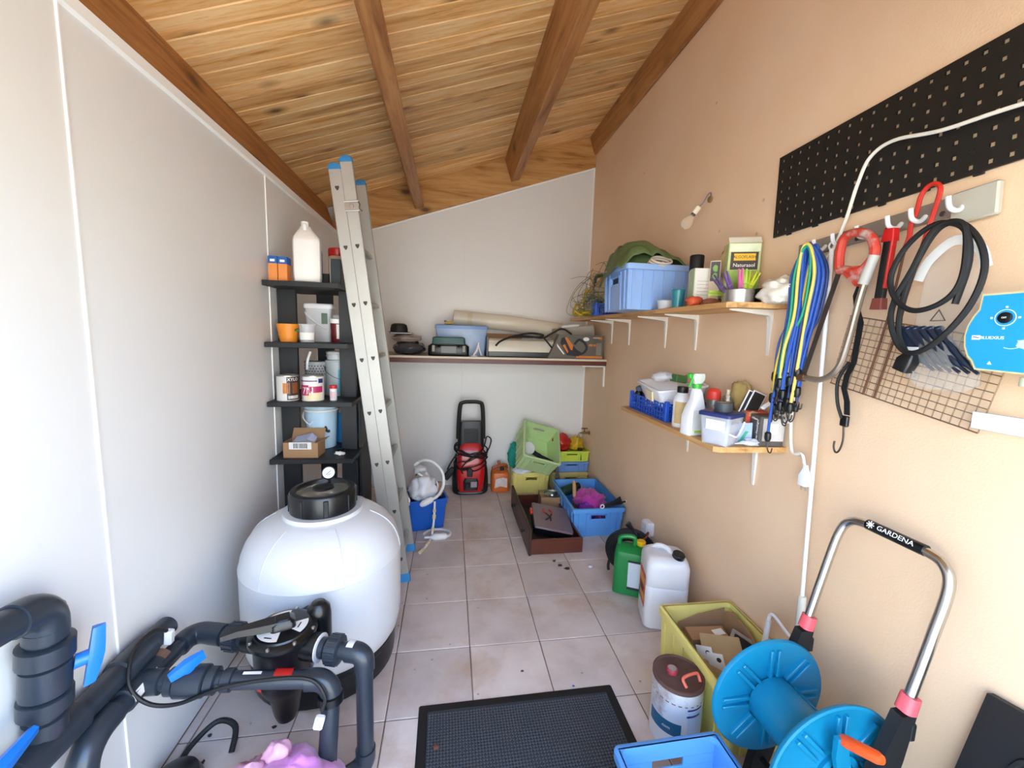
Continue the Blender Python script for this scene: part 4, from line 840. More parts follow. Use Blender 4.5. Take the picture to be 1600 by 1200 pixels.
obj('reflector', G().loft([[(x, y, z) for y, z in ((-.05, .045), (-.052, .10), (-.035, .135), (0, .15), (.05, .15), (.05, .045))] for x in (-.328, .328)]), mat('heater_cream', '#cfcabb', .25, var=.08), t)
tag(obj('power_cord', G().tube([(.26, .25, BZ + .09), (.30, .25, BZ + .13), (.40, .27, BZ + .17), (.55, .29, BZ + .20), (.66, .3, BZ + .19), (.62, .27, BZ + .17), (.46, .27, BZ + .168), (.38, .30, BZ + .165), (.52, .32, BZ + .175), (.66, .31, BZ + .165), (.73, .3, BZ + .20), (.82, .3, BZ + .245), (.90, .3, BZ + .21), (.92, .3, BZ + .17)], .008, 8, n=8), black_matt), 'black power cord coiled over the strip heater on the back shelf', 'cord')
tag(obj('power_cord', G().tube([(.65, .26, BZ + .175), (.69, .238, BZ + .13), (.74, .232, BZ + .07), (.78, .23, BZ + .03)], .007, 8, n=6), black_matt), 'black cord end dropping over the front of the strip heater', 'cord')
gb = mat('box_grey', '#625d55', .55, var=.06); ob_ = mat('orange_print', '#d2792c', .5)
t = thing('trimmer_carton', 'grey carton printed with an orange and black power tool on the back shelf', 'box', (.93, .24, BZ), (0, 0, 0))
obj('carton', G().prism([(-.24, 0), (.235, 0), (.235, .20), (-.15, .20)], .09, XZ(-.03)), gb, t)
lb = obj('tool_print', G().prism([(-.13, .17), (-.10, .18), (.0, .08), (.05, .05), (.02, .02), (-.08, .03), (-.14, .13)], .001, XZ(-.0325)), ink, t)
obj('print_orange', G().prism([(-.105, .175), (-.085, .178), (-.03, .11), (-.035, .07), (-.05, .075)], .001, XZ(-.0338)).prism([(-.12, .11), (-.10, .12), (-.07, .06), (-.075, .045)], .001, XZ(-.0338)), ob_, lb)
obj('print_grip', G().tube([(-.02, -.0335, .12), (.02, -.0335, .16), (.07, -.0335, .13), (.085, -.0335, .085), (.05, -.0335, .045), (-.02, -.0335, .04)], .012, 6, n=5).warp(lambda x, y, z: (x, -.0335 + (y + .0335) * .05, z)), ink, lb)
obj('print_blade', G().prism([(-.17, .125), (-.165, .10), (-.11, .035), (-.10, .04)], .001, XZ(-.0345)), paper, lb)
obj('stripe_row', G().prism([(-.0, .008), (.225, .008), (.225, .026), (-.0, .026)], .001, XZ(-.0325)), ob_, t)
obj('oval_seal', G().lathe([(.026, 0), (.026, .001), (0, .001)], T(.08, -.0325, .165, 90) @ T(0, 0, 0, 0, 0, 0, (1, .6, 1)), 20), paper, t)
for x in (.105, .145): obj('print_tab', G().prism([(x, .108), (x + .032, .108), (x + .032, .125), (x, .125)], .001, XZ(-.0325)), ob_, t)
obj('spec_panel', G().prism([(.17, .035), (.215, .035), (.215, .135), (.17, .135)], .001, XZ(-.0325)), mat('spec_grey', '#857f78', .6, var=.3, vs=60), t)
obj('brand_bar', G().prism([(.14, .172), (.2, .172), (.2, .183), (.14, .183)], .001, XZ(-.0325)), mat('bar_tan', '#c9b28e', .5), t); obj('brand_star', G().prism([(.205 + (.020 if k % 2 == 0 else .008) * math.cos(k * math.pi / 5), .176 + (.020 if k % 2 == 0 else .008) * math.sin(k * math.pi / 5)) for k in range(10)], .001, XZ(-.0335)), ob_, t)
t = thing('papers', 'white document box lying behind the grey power tool carton', 'box', (1.0, .47, BZ), (0, -7, 0)); obj('carton', G().box(.34, .16, .27), mat('doc_grey', '#b5aca0', .6), t); obj('lid_sheet', G().box(.16, .1, .02, T(-.04, -.02, .27)), paper, t)

# ================================================================= upper wall shelf
UZ = 1.606
shelf_w = wood_mat('shelf_pine', '#d6aa70', '#c8975c', '#9f7042', 1, tone=.05)
t = thing('wall_shelf', 'upper wooden wall shelf on white brackets on the peach wall', 'shelf', (XR, -.55, UZ))
obj('board', G().prism([(-.235, 1.05), (0, 1.05), (0, -1.12), (-.21, -1.085), (-.235, -1.06)], .021, T(0, 0, -.0215)), shelf_w, t)
def bracket(t, y, z0, L, H):
    obj('bracket', G().loft([[(x, yy, z) for yy, z in ((y - w, zb), (y + w, zb), (y + w, zt), (y - w, zt))] for x, w, zb, zt in ((-L, .004, z0 - .006, z0), (-.03, .010, z0 - .022, z0), (-.002, .011, z0 - .03, z0))]).loft([[(x, yy, z) for x, yy in ((-d, y - w), (-.001, y - w), (-.001, y + w), (-d, y + w))] for z, w, d in ((z0 - .005, .011, .025), (z0 - .04, .0105, .012), (z0 - H, .005, .006))]), white_metal, t)
for y in (.09, -.235, -.75, -1.065, -1.572): bracket(t, y + .55, -.022, .19, .185)
def drape(fn, nu, nv, th=.006):
    """a folded sheet: fn(u, v) gives a point, u and v in 0..1; closed with a lower skin"""
    top = [[Vector(fn(i / nu, j / nv)) for j in range(nv + 1)] for i in range(nu + 1)]; n = (nu + 1) * (nv + 1); W_ = nv + 1
    vs = [p for r in top for p in r] + [p - Vector((0, 0, th)) for r in top for p in r]; fs = []
    for i in range(nu):
        for j in range(nv):
            q = (i * W_ + j, (i + 1) * W_ + j, (i + 1) * W_ + j + 1, i * W_ + j + 1); fs += [q, tuple(n + k for k in reversed(q))]
    ed = [i * W_ for i in range(nu + 1)] + [nu * W_ + j for j in range(1, nv + 1)] + [i * W_ + nv for i in range(nu - 1, -1, -1)] + [j for j in range(nv - 1, 0, -1)]
    fs += [(a, b, n + b, n + a) for a, b in zip(ed, ed[1:] + ed[:1])]
    g = G().add(vs, fs); g.soft = True; return g
def tarp(u, v):
    x = .80 + .36 * u; y = -.975 + .33 * v
    hump = math.sin(math.pi * min(1, max(0, u * .86 + .1))) ** .6 * math.sin(math.pi * min(1, max(0, v * .8 + .03))) ** .35
    f = abs(math.sin(9.5 * (u * .75 + v * .75) + 2.2 * noise.noise(Vector((u * 2.5, v * 2.5, 4))))) ** .7
    z = 1.838 + .16 * hump * (1.05 - .35 * u) + .045 * (f - .5) * hump + .012 * noise.noise(Vector((u * 7, v * 7, 2)))
    if u < .12: z -= (.12 - u) * 1.0 * (.4 + v); x -= (.12 - u) * .15
    return (x, y, z)
t = thing('tarpaulin', 'dark green tarpaulin folded into the pale blue crate on the upper shelf', 'tarpaulin', (0, 0, 0)); obj('sheet', drape(tarp, 60, 48), mat('tarp_green', '#56693f', .55, var=.15, vs=6, bump=.15, bs=20), t)
obj('inner_roll', G().lump((.985, -.81, 1.83), (.155, .155, .105), 71, .1, 1.6, 24, 14), MATS['tarp_green'], t)
g = G()
for k in range(4): g.tube([(.985 + .055 * math.cos(a) + .006 * k, -.955 - .008 * k + .03 * math.sin(a), 1.84 + .010 * k + .022 * math.sin(a)) for a in [2 * math.pi * i / 16 for i in range(16)]], .006, 8, True, 2)
tag(obj('rope_coil', g, mat('rope_white', '#cfc2b4', .8, bump=.4, bs=120)), 'coil of off-white rope at the front of the pale blue crate', 'rope')
wire_m = mat('green_wire', '#5c6b4d', .5, .3); wire_y = mat('yellow_wire', '#c3a416', .5)
def wires(n, seed, c, rad, r, m, seg=4):
    rr = random.Random(seed); g = G()
    for k in range(n):
        o = Vector((rr.uniform(-.4, .4) * rad[0], rr.uniform(-.5, .5) * rad[1], rr.uniform(-.5, .3) * rad[2])); a = rr.uniform(.5, 1) ; tl = Euler((rr.uniform(-1.2, 1.2), rr.uniform(-1, 1), rr.uniform(0, 3)))
        nn = rr.randint(6, 11); st = rr.uniform(0, 6)
        pts = []
        for i in range(nn):
            q = Vector((math.cos(st + i * .75) * rad[0] * a, math.sin(st + i * .75) * rad[1] * a * .6, math.sin(st + i * .75 + .8) * rad[2] * a + rr.uniform(-.02, .02))); q.rotate(tl)
            q = Vector((max(-rad[0], min(rad[0], q.x)), max(-rad[1], min(rad[1], q.y)), max(-rad[2] * .9, q.z)))
            pts.append(Vector(c) + o * .6 + q)
        for p in pts: p.x = min(p.x, XR - .01); p.z = max(p.z, UZ + .004)
        g.tube(pts, r, seg, n=6)
    return g
o = tag(obj('wire_tangle', wires(20, 4, (.97, -.10, 1.77), (.17, .22, .20), .0016, wire_m), wire_m), 'tangle of thin green garden wire at the far end of the upper shelf', 'wire'); o['kind'] = 'stuff'
o = tag(obj('wire_mesh_roll', wires(26, 9, (.95, -.12, 1.70), (.11, .14, .06), .0018, wire_m), mat('mesh_grey', '#7f857c', .5, .4)), 'grey rolled wire netting above the yellow cord on the upper shelf', 'wire'); o['kind'] = 'stuff'
t = thing('yellow_cord', 'yellow cord bundle under the wire netting on the upper shelf', 'cord', (.90, -.02, UZ)); obj('cord', wires(9, 12, (.90, -.02, UZ + .04), (.10, .12, .035), .006, wire_y, 6).warp(lambda x, y, z: (x - .90, y + .02, z - UZ)), wire_y, t); obj('sleeve', G().tube([(.0, .0, .10), (.01, 0, .17), (.03, 0, .2)], .014, 8, n=3), wire_y, t)
tag(obj('gloves', G().lump((1.02, -.10, 1.80), (.085, .09, .085), 75, .4, 2, 30, 20), mat('glove_beige', '#b8a687', .8)), 'beige work gloves on the wire netting on the upper shelf', 'gloves')
t = thing('garden_trowel', 'dark green looped garden tool standing behind the beige gloves', 'garden tool', (1.04, .0, 1.84)); obj('grip', G().tube([(-.05, 0, .0), (-.05, 0, .06), (0, 0, .08), (.05, 0, .065), (.055, 0, 0)], .012, 8, n=4), mat('deep_green', '#2c4a36', .5), t); obj('stem', G().rod((0, 0, .0), (0, 0, -.23), .012), MATS['deep_green'], t)
def mesh_basket(label, loc, rz, W, L, H, m, nx, ny, nz):
    t = thing('mesh_basket', label, 'basket', loc, (0, 0, rz)); w = .006
    obj('floor_grid', G().span(-W / 2, W / 2, -L / 2, L / 2, 0, .004, 0), m, t)
    for s in (-1, 1):
        g = G(); x = s * W / 2
        for k in range(ny + 1): y = -L / 2 + L * k / ny; g.span(x - .003, x + .003, y - w / 2, y + w / 2, 0, H, 0)
        for k in range(nz + 1): z = H * k / nz; g.span(x - .003, x + .003, -L / 2, L / 2, max(0, z - w), max(w, z), 0)
        obj('side_grid', g, m, t)
        g = G(); y = s * L / 2
        for k in range(nx + 1): x = -W / 2 + W * k / nx; g.span(x - w / 2, x + w / 2, y - .003, y + .003, 0, H, 0)
        for k in range(nz + 1): z = H * k / nz; g.span(-W / 2, W / 2, y - .003, y + .003, max(0, z - w), max(w, z), 0)
        obj('end_grid', g, m, t)
    for sx in (-1, 1):
        for sy in (-1, 1): obj('corner_post', G().box(.02, .02, H + .012, T(sx * (W / 2 - .005), sy * (L / 2 - .005), 0), .003), m, t)
    return t
mb = mat('basket_blue', '#1a52c4', .4)
mesh_basket('small blue mesh basket behind the pale blue crate on the upper shelf', (1.02, -.19, UZ), -10, .19, .12, .085, mb, 9, 6, 4)
t = bottle('spray_can', 'can with a tall black cap behind the white leaflet box', 'can', (1.075, -1.19, UZ), [(.03, 0), (.032, .003), (.032, .17), (.028, .185)], mat('can_cream', '#d3c4a4', .4), [(.031, .183), (.032, .186), (.033, .25), (.03, .255)], black_matt)
def wb(t, w, d, h):
    obj('back_edge', G().box(.004, d, h, T(-w / 2 - .002, 0, 0)), mat('pale_green_print', '#a8b98c', .5), t)
    obj('red_mark', G().span(w / 2 - .025, w / 2 - .015, -d / 2 - .001, -d / 2 - .0002, h * .80, h * .96, 0), red_pl, t)
    for k in range(5): obj('text_line', G().span(-w / 2 + .012, w / 2 - .03 + .01 * (k % 2), -d / 2 - .001, -d / 2 - .0002, h * (.30 + .09 * k), h * (.31 + .09 * k), 0), mat('line_grey', '#aaa49c', .6), t)
pbox('carton', 'white medicine-style carton with a small red mark on the upper shelf', 'box', (1.055, -1.31, UZ), -10, .125, .05, .172, paper, wb)
t = thing('blue_cup', 'small see-through turquoise cup on the upper shelf', 'cup', (.985, -1.20, UZ)); obj('cup_body', G().lathe([(.022, 0), (.024, .002), (.03, .085), (.028, .085), (.021, .004), (0, .004)], seg=24), mat('cup_teal', '#2e97a6', .2, trans=.3), t); obj('rim', G().lathe([(.03, .082), (.0315, .084), (.03, .087), (.028, .085)], seg=24), MATS['cup_teal'], t)
t = thing('clear_dish', 'low clear plastic dish in front of the pale blue crate', 'dish', (.985, -1.09, UZ)); obj('dish', G().lathe([(.035, 0), (.037, .002), (.044, .042), (.042, .042), (.034, .004), (0, .004)], seg=26), frosted, t); obj('rim', G().lathe([(.0445, .038), (.047, .04), (.0445, .043)], seg=26), frosted, t)
t = thing('secateurs', 'orange and grey plastic tool lying on the upper shelf', 'tool', (1.01, -1.365, UZ), (0, 0, -8)); obj('head', G().lump((-.04, 0, .02), (.035, .03, .022), 81, .3, 2, 20, 12, 0), mat('tool_orange', '#cc5533', .45), t); obj('grip', G().lump((.045, .0, .018), (.05, .022, .018), 82, .2, 2, 20, 12, 0), mat('tool_brown', '#a06a55', .5), t); obj('tip', G().lump((.10, .01, .018), (.03, .02, .018), 83, .3, 2, 18, 10, 0), black_matt, t)
def soil(t, w, d, h):
    f = lambda nm, mm, x0, x1, z0, z1, k=.0006: obj(nm, G().span(x0, x1, -d / 2 - k, -d / 2 - k + .0004, z0, z1, 0), mm, t)
    f('leaf_print', mat('leafy_print', '#8fb04a', .5, var=.7, vs=28), -w / 2 + .004, w / 2 - .004, .01, h * .56)
    f('top_print', mat('sky_print', '#d5dfc0', .5, var=.3, vs=20), -w / 2 + .004, w / 2 - .004, h * .86, h * .98)
    f('brown_panel', mat('panel_brown', '#3a2a22', .5), -w / 2 + .01, w / 2 - .01, h * .57, h * .85)
    f('yellow_tab', mat('tab_yellow', '#eab51b', .5), -w / 2 + .022, w / 2 - .02, h * .715, h * .825, .0011)
    f('red_corner', mat('corner_dark', '#7a3b2c', .5, var=.3), .0, .025, h * .05, h * .15, .001)
    text('ALGOFLASH', .0165, T(-.0, -d / 2 - .0014, h * .77, 90), ink, t, sx=.95)
    text('Naturasol', .021, T(-.0, -d / 2 - .0014, h * .64, 90), ink_white, t, sx=1.0)
    obj('bent_flap', G().span(-w / 2, w / 2, 0, .03, 0, .0015, .0004).warp(lambda x, y, z: (x, -d / 2 + y * .6, h + y * .8 + z)), mat('carton_white', '#d9d6c6', .6), t)
pbox('fertiliser_carton', 'tall green and brown fertiliser carton lettered ALGOFLASH on the upper shelf', 'box', (1.115, -1.46, UZ), -22, .125, .05, .258, mat('carton_leaf', '#b9c48a', .55, var=.25, vs=16), soil)
def side(t, w, d, h):
    obj('dark_panel', G().span(-w / 2 + .004, w / 2 - .004, -d / 2 - .0008, -d / 2 - .0002, h * .55, h * .97, 0), mat('panel_violet', '#4b4048', .5), t)
    for z in (.83, .66): obj('leaf_mark', G().lump((0, -d / 2 - .001, h * z), (.011, .001, .014), 3, .4, 2, 12, 8), mat('mark_green', '#7fae5a', .5), t)
pbox('fertiliser_carton', 'narrow beige carton with leaf pictures beside the tall fertiliser carton', 'box', (1.065, -1.355, UZ), -35, .045, .05, .20, mat('carton_beige', '#cdc1a8', .6), side)
tag(obj('paper_bag', G().lump((1.13, -1.35, 1.80), (.04, .04, .07), 85, .35, 2, 22, 16), mat('kraft_bag', '#c9b183', .8)), 'crumpled kraft paper bag behind the fertiliser cartons', 'bag')
t = thing('metal_pot', 'brushed metal bowl full of coloured clothes pegs on the upper shelf', 'pot', (1.035, -1.565, UZ)); obj('bowl', G().lathe([(.052, 0), (.055, .002), (.057, .05), (.059, .052), (.055, .052), (.052, .004), (0, .004)], seg=36), mat('brushed_metal', '#bdbcb8', .3, .9), t); obj('filler', G().lathe([(.053, .035), (0, .04)], seg=24), mat('pot_dark', '#3a3a34', .8), t)
pegc = [('pink', '#d66aa0'), ('pale green', '#b9d65a'), ('lime', '#a8cf3c'), ('violet', '#6b4a86'), ('yellow green', '#cfd93a'), ('lilac', '#a98ab0'), ('orange', '#c98a3a'), ('dark violet', '#55406a')]
pp = [(-.01, -.02, -12, 8), (.012, -.015, -4, 2), (.03, -.01, 6, -6), (-.035, .0, -30, 6), (.04, .005, 22, 10), (.045, .02, 34, -4), (.025, .03, 26, 14), (-.045, .015, -42, -8)]
for (nm, cc), (dx, dy, ry, rx) in zip(pegc, pp):
    t = thing('clothes_peg', nm + ' plastic clothes peg standing in the brushed metal bowl', 'peg', (1.035 + dx * .7, -1.565 + dy, UZ + .028), (rx, ry, 0), 'clothes pegs in the bowl'); mm = mat('peg_' + nm.replace(' ', '_'), cc, .4)
    for s in (-1, 1): obj('arm', G().rloft([(0, .0045, .004, .001, s * .006, 0), (.05, .005, .005, .001, s * .0045, 0), (.105, .002, .004, .001, s * .008, 0)], n=1), mm, t)
    obj('spring', G().tube([(-.007, -.005, .045), (.007, -.005, .048), (.007, .005, .048), (-.007, .005, .045)], .0012, 5, True), steel, t)
t = thing('clothes_peg', 'pale green clothes peg lying on the orange tool on the upper shelf', 'peg', (1.02, -1.47, UZ + .045), (0, 90, 8), 'clothes pegs in the bowl')
for s in (-1, 1): obj('arm', G().rloft([(-.06, .0045, .004, .001, s * .006, 0), (.0, .005, .005, .001, s * .0045, 0), (.05, .002, .004, .001, s * .008, 0)], n=1), mat('peg_pale_green', '#b9d65a', .4), t)
t = thing('black_pot', 'small square black plant pot beside the brushed metal bowl', 'pot', (1.11, -1.60, UZ), (0, 0, -12)); obj('pot_body', G().rloft([(0, .018, .018, .004), (.055, .026, .026, .004), (.055, .023, .023, .004), (.004, .015, .015, .003)], n=2), black_matt, t); obj('rim', G().rloft([(.048, .0275, .0275, .004), (.056, .0275, .0275, .004), (.056, .024, .024, .004)], n=2, cap=(0, 0)), black_matt, t)
t = thing('cloth_bag', 'white cloth bag lying at the near end of the upper shelf', 'bag', (1.12, -1.70, UZ - .005)); obj('cloth', G().lump((0, .02, .045), (.06, .085, .055), 87, .35, 2.1, 34, 22, 0), mat('white_cloth', '#e3dccf', .8), t); obj('drawstring_hole', G().lathe([(.012, 0), (.012, .004), (0, .004)], T(-.02, -.062, .05, 90), 14), ink, t)

# ================================================================= lower wall shelf
LZ = 1.052
t = thing('wall_shelf', 'lower wooden wall shelf crowded with bottles on the peach wall', 'shelf', (XR, -1.27, LZ))
obj('board', G().prism([(-.29, .45), (0, .45), (0, -.445), (-.275, -.43), (-.29, -.415)], .021, T(0, 0, -.0215)), shelf_w, t)
for y in (.20, -.297): bracket(t, y, -.022, .2, .185)
mesh_basket('long blue mesh crate under the white tray on the lower shelf', (1.055, -1.06, LZ), 0, .24, .40, .088, mb, 9, 14, 4)
t = thing('tray', 'white plastic tray lying tilted in the blue mesh crate', 'tray', (1.05, -1.10, LZ + .085), (4, -8, -6)); obj('tray_body', G().rloft([(0, .10, .12, .02), (.09, .125, .15, .025), (.09, .12, .145, .022), (.006, .095, .115, .018)], n=3), white_pl, t); obj('rim', G().rloft([(.084, .13, .155, .025), (.093, .13, .155, .025), (.093, .118, .143, .02)], n=3, cap=(0, 0)), white_pl, t); obj('label_print', G().span(-.127, -.1175, -.06, .02, .02, .07, 0), cream_p, t)
t = thing('small_cartons', 'little green boxes and film heaped on the white tray', 'box', (1.08, -1.10, LZ + .178)); obj('carton', G().box(.07, .05, .04, T(0, 0, 0, 0, 8, 10)), mat('gadget_green', '#3f6a35', .5), t); obj('carton', G().box(.03, .03, .04, T(.06, 0, 0)), mat('gadget_salmon', '#b97f6a', .5), t); obj('film', G().lump((-.07, .03, .025), (.05, .04, .03), 91, .5, 2, 18, 12, 0), frosted, t)
bottle('knob_bottle', 'dark ball-capped bottle at the far corner of the blue mesh crate', 'bottle', (.965, -.90, LZ + .005), [(.02, 0), (.022, .003), (.022, .09), (.015, .10)], black_pl, [(.016, .098), (.02, .105), (.02, .118), (.008, .128), (0, .129)], mat('grey_ball', '#5c6476', .4))
bottle('chemical_bottle', 'white bottle with black cap and golden label on the lower shelf', 'bottle', (.955, -1.355, LZ), [(.034, 0), (.037, .004), (.037, .125), (.033, .142), (.022, .155), (.022, .165)], white_pl, [(.0235, .16), (.0245, .163), (.0245, .186), (.022, .189)], black_pl, (.0373, .02, .12, -170, -10, 14), mat('label_gold', '#cbb07a', .5, var=.25, vs=18))
t = thing('spray_bottle', 'white spray bottle with green trigger head on the lower shelf', 'spray bottle', (.925, -1.50, LZ), (0, 0, 8))
obj('bottle_body', G().rloft([(0, .04, .028, .014), (.005, .045, .032, .016), (.08, .045, .032, .016), (.115, .038, .028, .014, .004, 0), (.15, .026, .024, .014, .008, 0), (.185, .02, .02, .012, .006, 0), (.2, .015, .015, .01, .004, 0)], n=4), white_pl, t)
obj('collar', G().cyl(.018, .022, T(.004, 0, .198), 20), mat('spray_green', '#3fae3a', .4), t)
obj('trigger_head', G().rloft([(.218, .016, .012, .006, .004, 0), (.235, .026, .013, .006, .008, 0), (.252, .032, .013, .006, .004, 0), (.262, .026, .011, .005, .008, 0)], n=2), mat('spray_clear', '#cfd8cc', .3), t)
obj('trigger', G().tube([(-.02, 0, .243), (-.026, 0, .225), (-.036, 0, .205)], .006, 8, n=4), MATS['spray_green'], t); obj('nozzle', G().box(.02, .022, .022, T(-.032, 0, .242), .004), MATS['spray_green'], t)
obj('label_print', G().span(-.03, .036, -.0336, -.0325, .02, .11, 0), mat('label_pale', '#d6d8d8', .5, var=.1, vs=60), t); obj('label_band', G().span(-.02, .03, -.0342, -.0337, .014, .024, 0), mat('band_lime', '#a5d84a', .5), t)
bottle('aerosol_can', 'grey aerosol can with round red cap behind the spray bottle', 'can', (1.06, -1.43, LZ), [(.026, 0), (.028, .003), (.028, .135), (.025, .145)], mat('can_grey', '#77756f', .35, .5), [(.029, .142), (.03, .15), (.028, .178), (.018, .19), (0, .193)], mat('cap_red', '#d8392b', .4), (.0284, .02, .06, -170, -10), mat('band_green', '#2f6a44', .4))
for k, (x, y, h, lab) in enumerate(((1.10, -1.47, .16, 'tall grey sealant cartridge beside the red-capped can'), (1.075, -1.505, .14, 'shorter grey sealant cartridge in front of the tall one'))):
    t = thing('cartridge', lab, 'cartridge', (x, y, LZ), (0, 0, 0), 'sealant cartridges'); obj('tube', G().lathe([(.018, 0), (.02, .002), (.02, h), (.012, h + .006)], seg=20), mat('cartridge_grey', '#8b8c88', .35, .4), t); obj('nozzle', G().lathe([(.009, h), (.007, h + .02), (.009, h + .03), (0, h + .034)], seg=14), mat('nozzle_cream', '#d8cfb8', .5), t)
tag(obj('paper_bag', G().lump((1.14, -1.50, LZ + .15), (.035, .045, .08), 93, .4, 2, 24, 18, LZ), mat('kraft_bag2', '#b39a60', .85)), 'crumpled brown paper bag at the wall on the lower shelf', 'bag')
pbox('carton', 'dark red upright carton beside the grey cartridges', 'box', (1.125, -1.55, LZ), 0, .03, .04, .125, mat('carton_maroon', '#7a2a22', .5), lambda t, w, d, h: obj('print', G().span(-w / 2 + .005, w / 2 - .005, -d / 2 - .001, -d / 2 - .0002, h * .5, h * .8, 0), mat('print_tan', '#a8765f', .6), t))
pbox('carton', 'red and black carton with torn brown side on the lower shelf', 'box', (1.12, -1.61, LZ), -8, .09, .05, .125, mat('carton_red', '#c4432f', .5), lambda t, w, d, h: (obj('black_window', G().span(-w / 2 + .03, w / 2 - .008, -d / 2 - .001, -d / 2 - .0002, h * .3, h * .62, 0), ink, t), obj('torn_side', G().span(-w / 2 - .0012, -w / 2 - .0002, -d / 2, d / 2, 0, h, 0), cardboard, t), obj('torn_corner', G().lump((-w * .2, -d / 2 - .001, h * .92), (.018, .001, .012), 4, .4, 2, 12, 8), cardboard, t)))
for k, (dx, lab) in enumerate(((0, 'white-framed black tile sample propped in the red carton'), (-.016, 'second white-framed tile sample behind the first'))):
    t = thing('tile_sample', lab, 'tile', (1.105 + dx, -1.60 + .008 * k, LZ + .105), (0, 22, -8), 'tile samples'); obj('frame', G().span(-.028, .028, -.003, .003, 0, .10, .002), white_pl, t); obj('face', G().span(-.024, .024, -.004, -.0031, .004, .096, 0), mat('sample_black', '#1d1d1c', .4, var=.3, vs=30), t)
t = thing('angle_bracket', 'white bent plastic bracket lying over the grey carton', 'bracket', (1.15, -1.66, LZ + .13), (0, 0, 0)); obj('arm', G().tube([(-.035, 0, .015), (.0, -.0, .035), (.014, -.005, .03), (.03, -.03, -.01), (.034, -.06, -.03)], .010, 4, n=3), white_pl, t); obj('pivot', G().cyl(.008, .01, T(-.035, 0, .01)), white_pl, t)
t = thing('clear_tub', 'clear plastic tub with dark blue lid and white handle on the lower shelf', 'tub', (.955, -1.64, LZ), (0, 0, 28))
obj('tub_body', G().rloft([(0, .05, .05, .01), (.115, .06, .06, .012), (.115, .057, .057, .011), (.003, .047, .047, .009)], n=3), clear, t)
obj('contents', G().rloft([(.003, .044, .044, .009), (.085, .052, .052, .01)], n=2), mat('contents_lilac', '#b9b9cb', .6, var=.25, vs=24), t)
obj('lid', G().rloft([(.112, .064, .064, .012), (.124, .064, .064, .012), (.128, .06, .06, .012)], n=3), mat('lid_navy', '#222e6a', .4), t)
obj('bail_handle', G().tube([(-.063, -.02, .07), (-.03, -.063, .045), (.0, -.064, .04), (.03, -.0635, .06), (.055, -.063, .09)], .004, 6, n=4), white_pl, t)
obj('label_print', G().quad((-.0595, .03, .06), (-.0595, -.045, .06), (-.0608, -.045, .1), (-.0608, .03, .1)), paper, t)
t = thing('tape_roll', 'roll of dark grey tape lying on the clear tub lid', 'tape', (.955, -1.645, LZ + .129)); obj('roll', G().lathe([(.024, 0), (.033, 0), (.033, .035), (.024, .035)], seg=28, cap=(0, 0)), mat('tape_grey', '#3b4148', .5), t); obj('core', G().lathe([(.024, .0), (.0245, .035), (.022, .035), (.022, 0)], seg=28, cap=(0, 0)), cardboard, t)
t = thing('tape_roll', 'beige masking tape roll lying flat beside the dark grey tape', 'tape', (.985, -1.60, LZ + .1285)); obj('roll', G().lathe([(.025, 0), (.035, 0), (.035, .012), (.025, .012)], seg=28, cap=(0, 0)), mat('tape_beige', '#cdbfb4', .6), t); obj('core', G().lathe([(.025, 0), (.0253, .012), (.023, .012), (.023, 0)], seg=28, cap=(0, 0)), cardboard, t)
def grey_c(t, w, d, h):
    obj('paper_front', G().span(-w / 2 + .012, w / 2, -d / 2 - .001, -d / 2 - .0002, .022, h - .008, 0), mat('front_silver', '#c9c6c2', .45, var=.15, vs=20), t)
    obj('drawing', G().span(-.012, .022, -d / 2 - .0014, -d / 2 - .0011, .05, .09, 0), paper, t)
    obj('side_marks', G().span(-w / 2 - .0012, -w / 2 - .0004, .045, .058, h - .024, h - .008, 0).span(-w / 2 - .0012, -w / 2 - .0004, .025, .035, h - .024, h - .008, 0), mat('mark_rose', '#b9a09a', .6), t)
    text('Solar Floodlight', .014, T(-w / 2 - .0013, -.05, h * .5) @ Euler((R(90), 0, R(-90))).to_matrix().to_4x4() @ T(0, 0, 0, 0, 0, 90), ink_white, t)
    text('4 Piece', .013, T(-w / 2 - .0013, -.028, h - .014) @ Euler((R(90), 0, R(-90))).to_matrix().to_4x4(), ink_white, t)
pbox('carton', 'dark grey carton with silver front and white lettering on the lower shelf', 'box', (1.135, -1.64, LZ), -8, .095, .13, .118, mat('carton_graphite', '#55504c', .5), grey_c)
t = thing('zip_bag', 'blue and green zip bag leaning against the grey carton', 'bag', (1.045, -1.655, LZ), (-12, 0, -20)); obj('pouch', G().loft([[(x, y, z) for x, z in ((-.03, .0), (.03, .008), (.034, .085), (-.026, .078))] for y in (-.006, .006)]), mat('pouch_blue', '#8ba4cf', .3, var=.35, vs=25, coat=.4), t); obj('green_stripe', G().prism([(-.02, .004), (-.008, .004), (.02, .05), (.008, .05)], .001, XZ(-.0075)), mat('stripe_green', '#159a6a', .4), t)
tag(obj('plastic_film', G().lump((1.06, -1.685, LZ + .012), (.05, .015, .014), 95, .5, 2, 22, 12, LZ), frosted), 'scrap of clear film in front of the grey carton on the lower shelf', 'film')
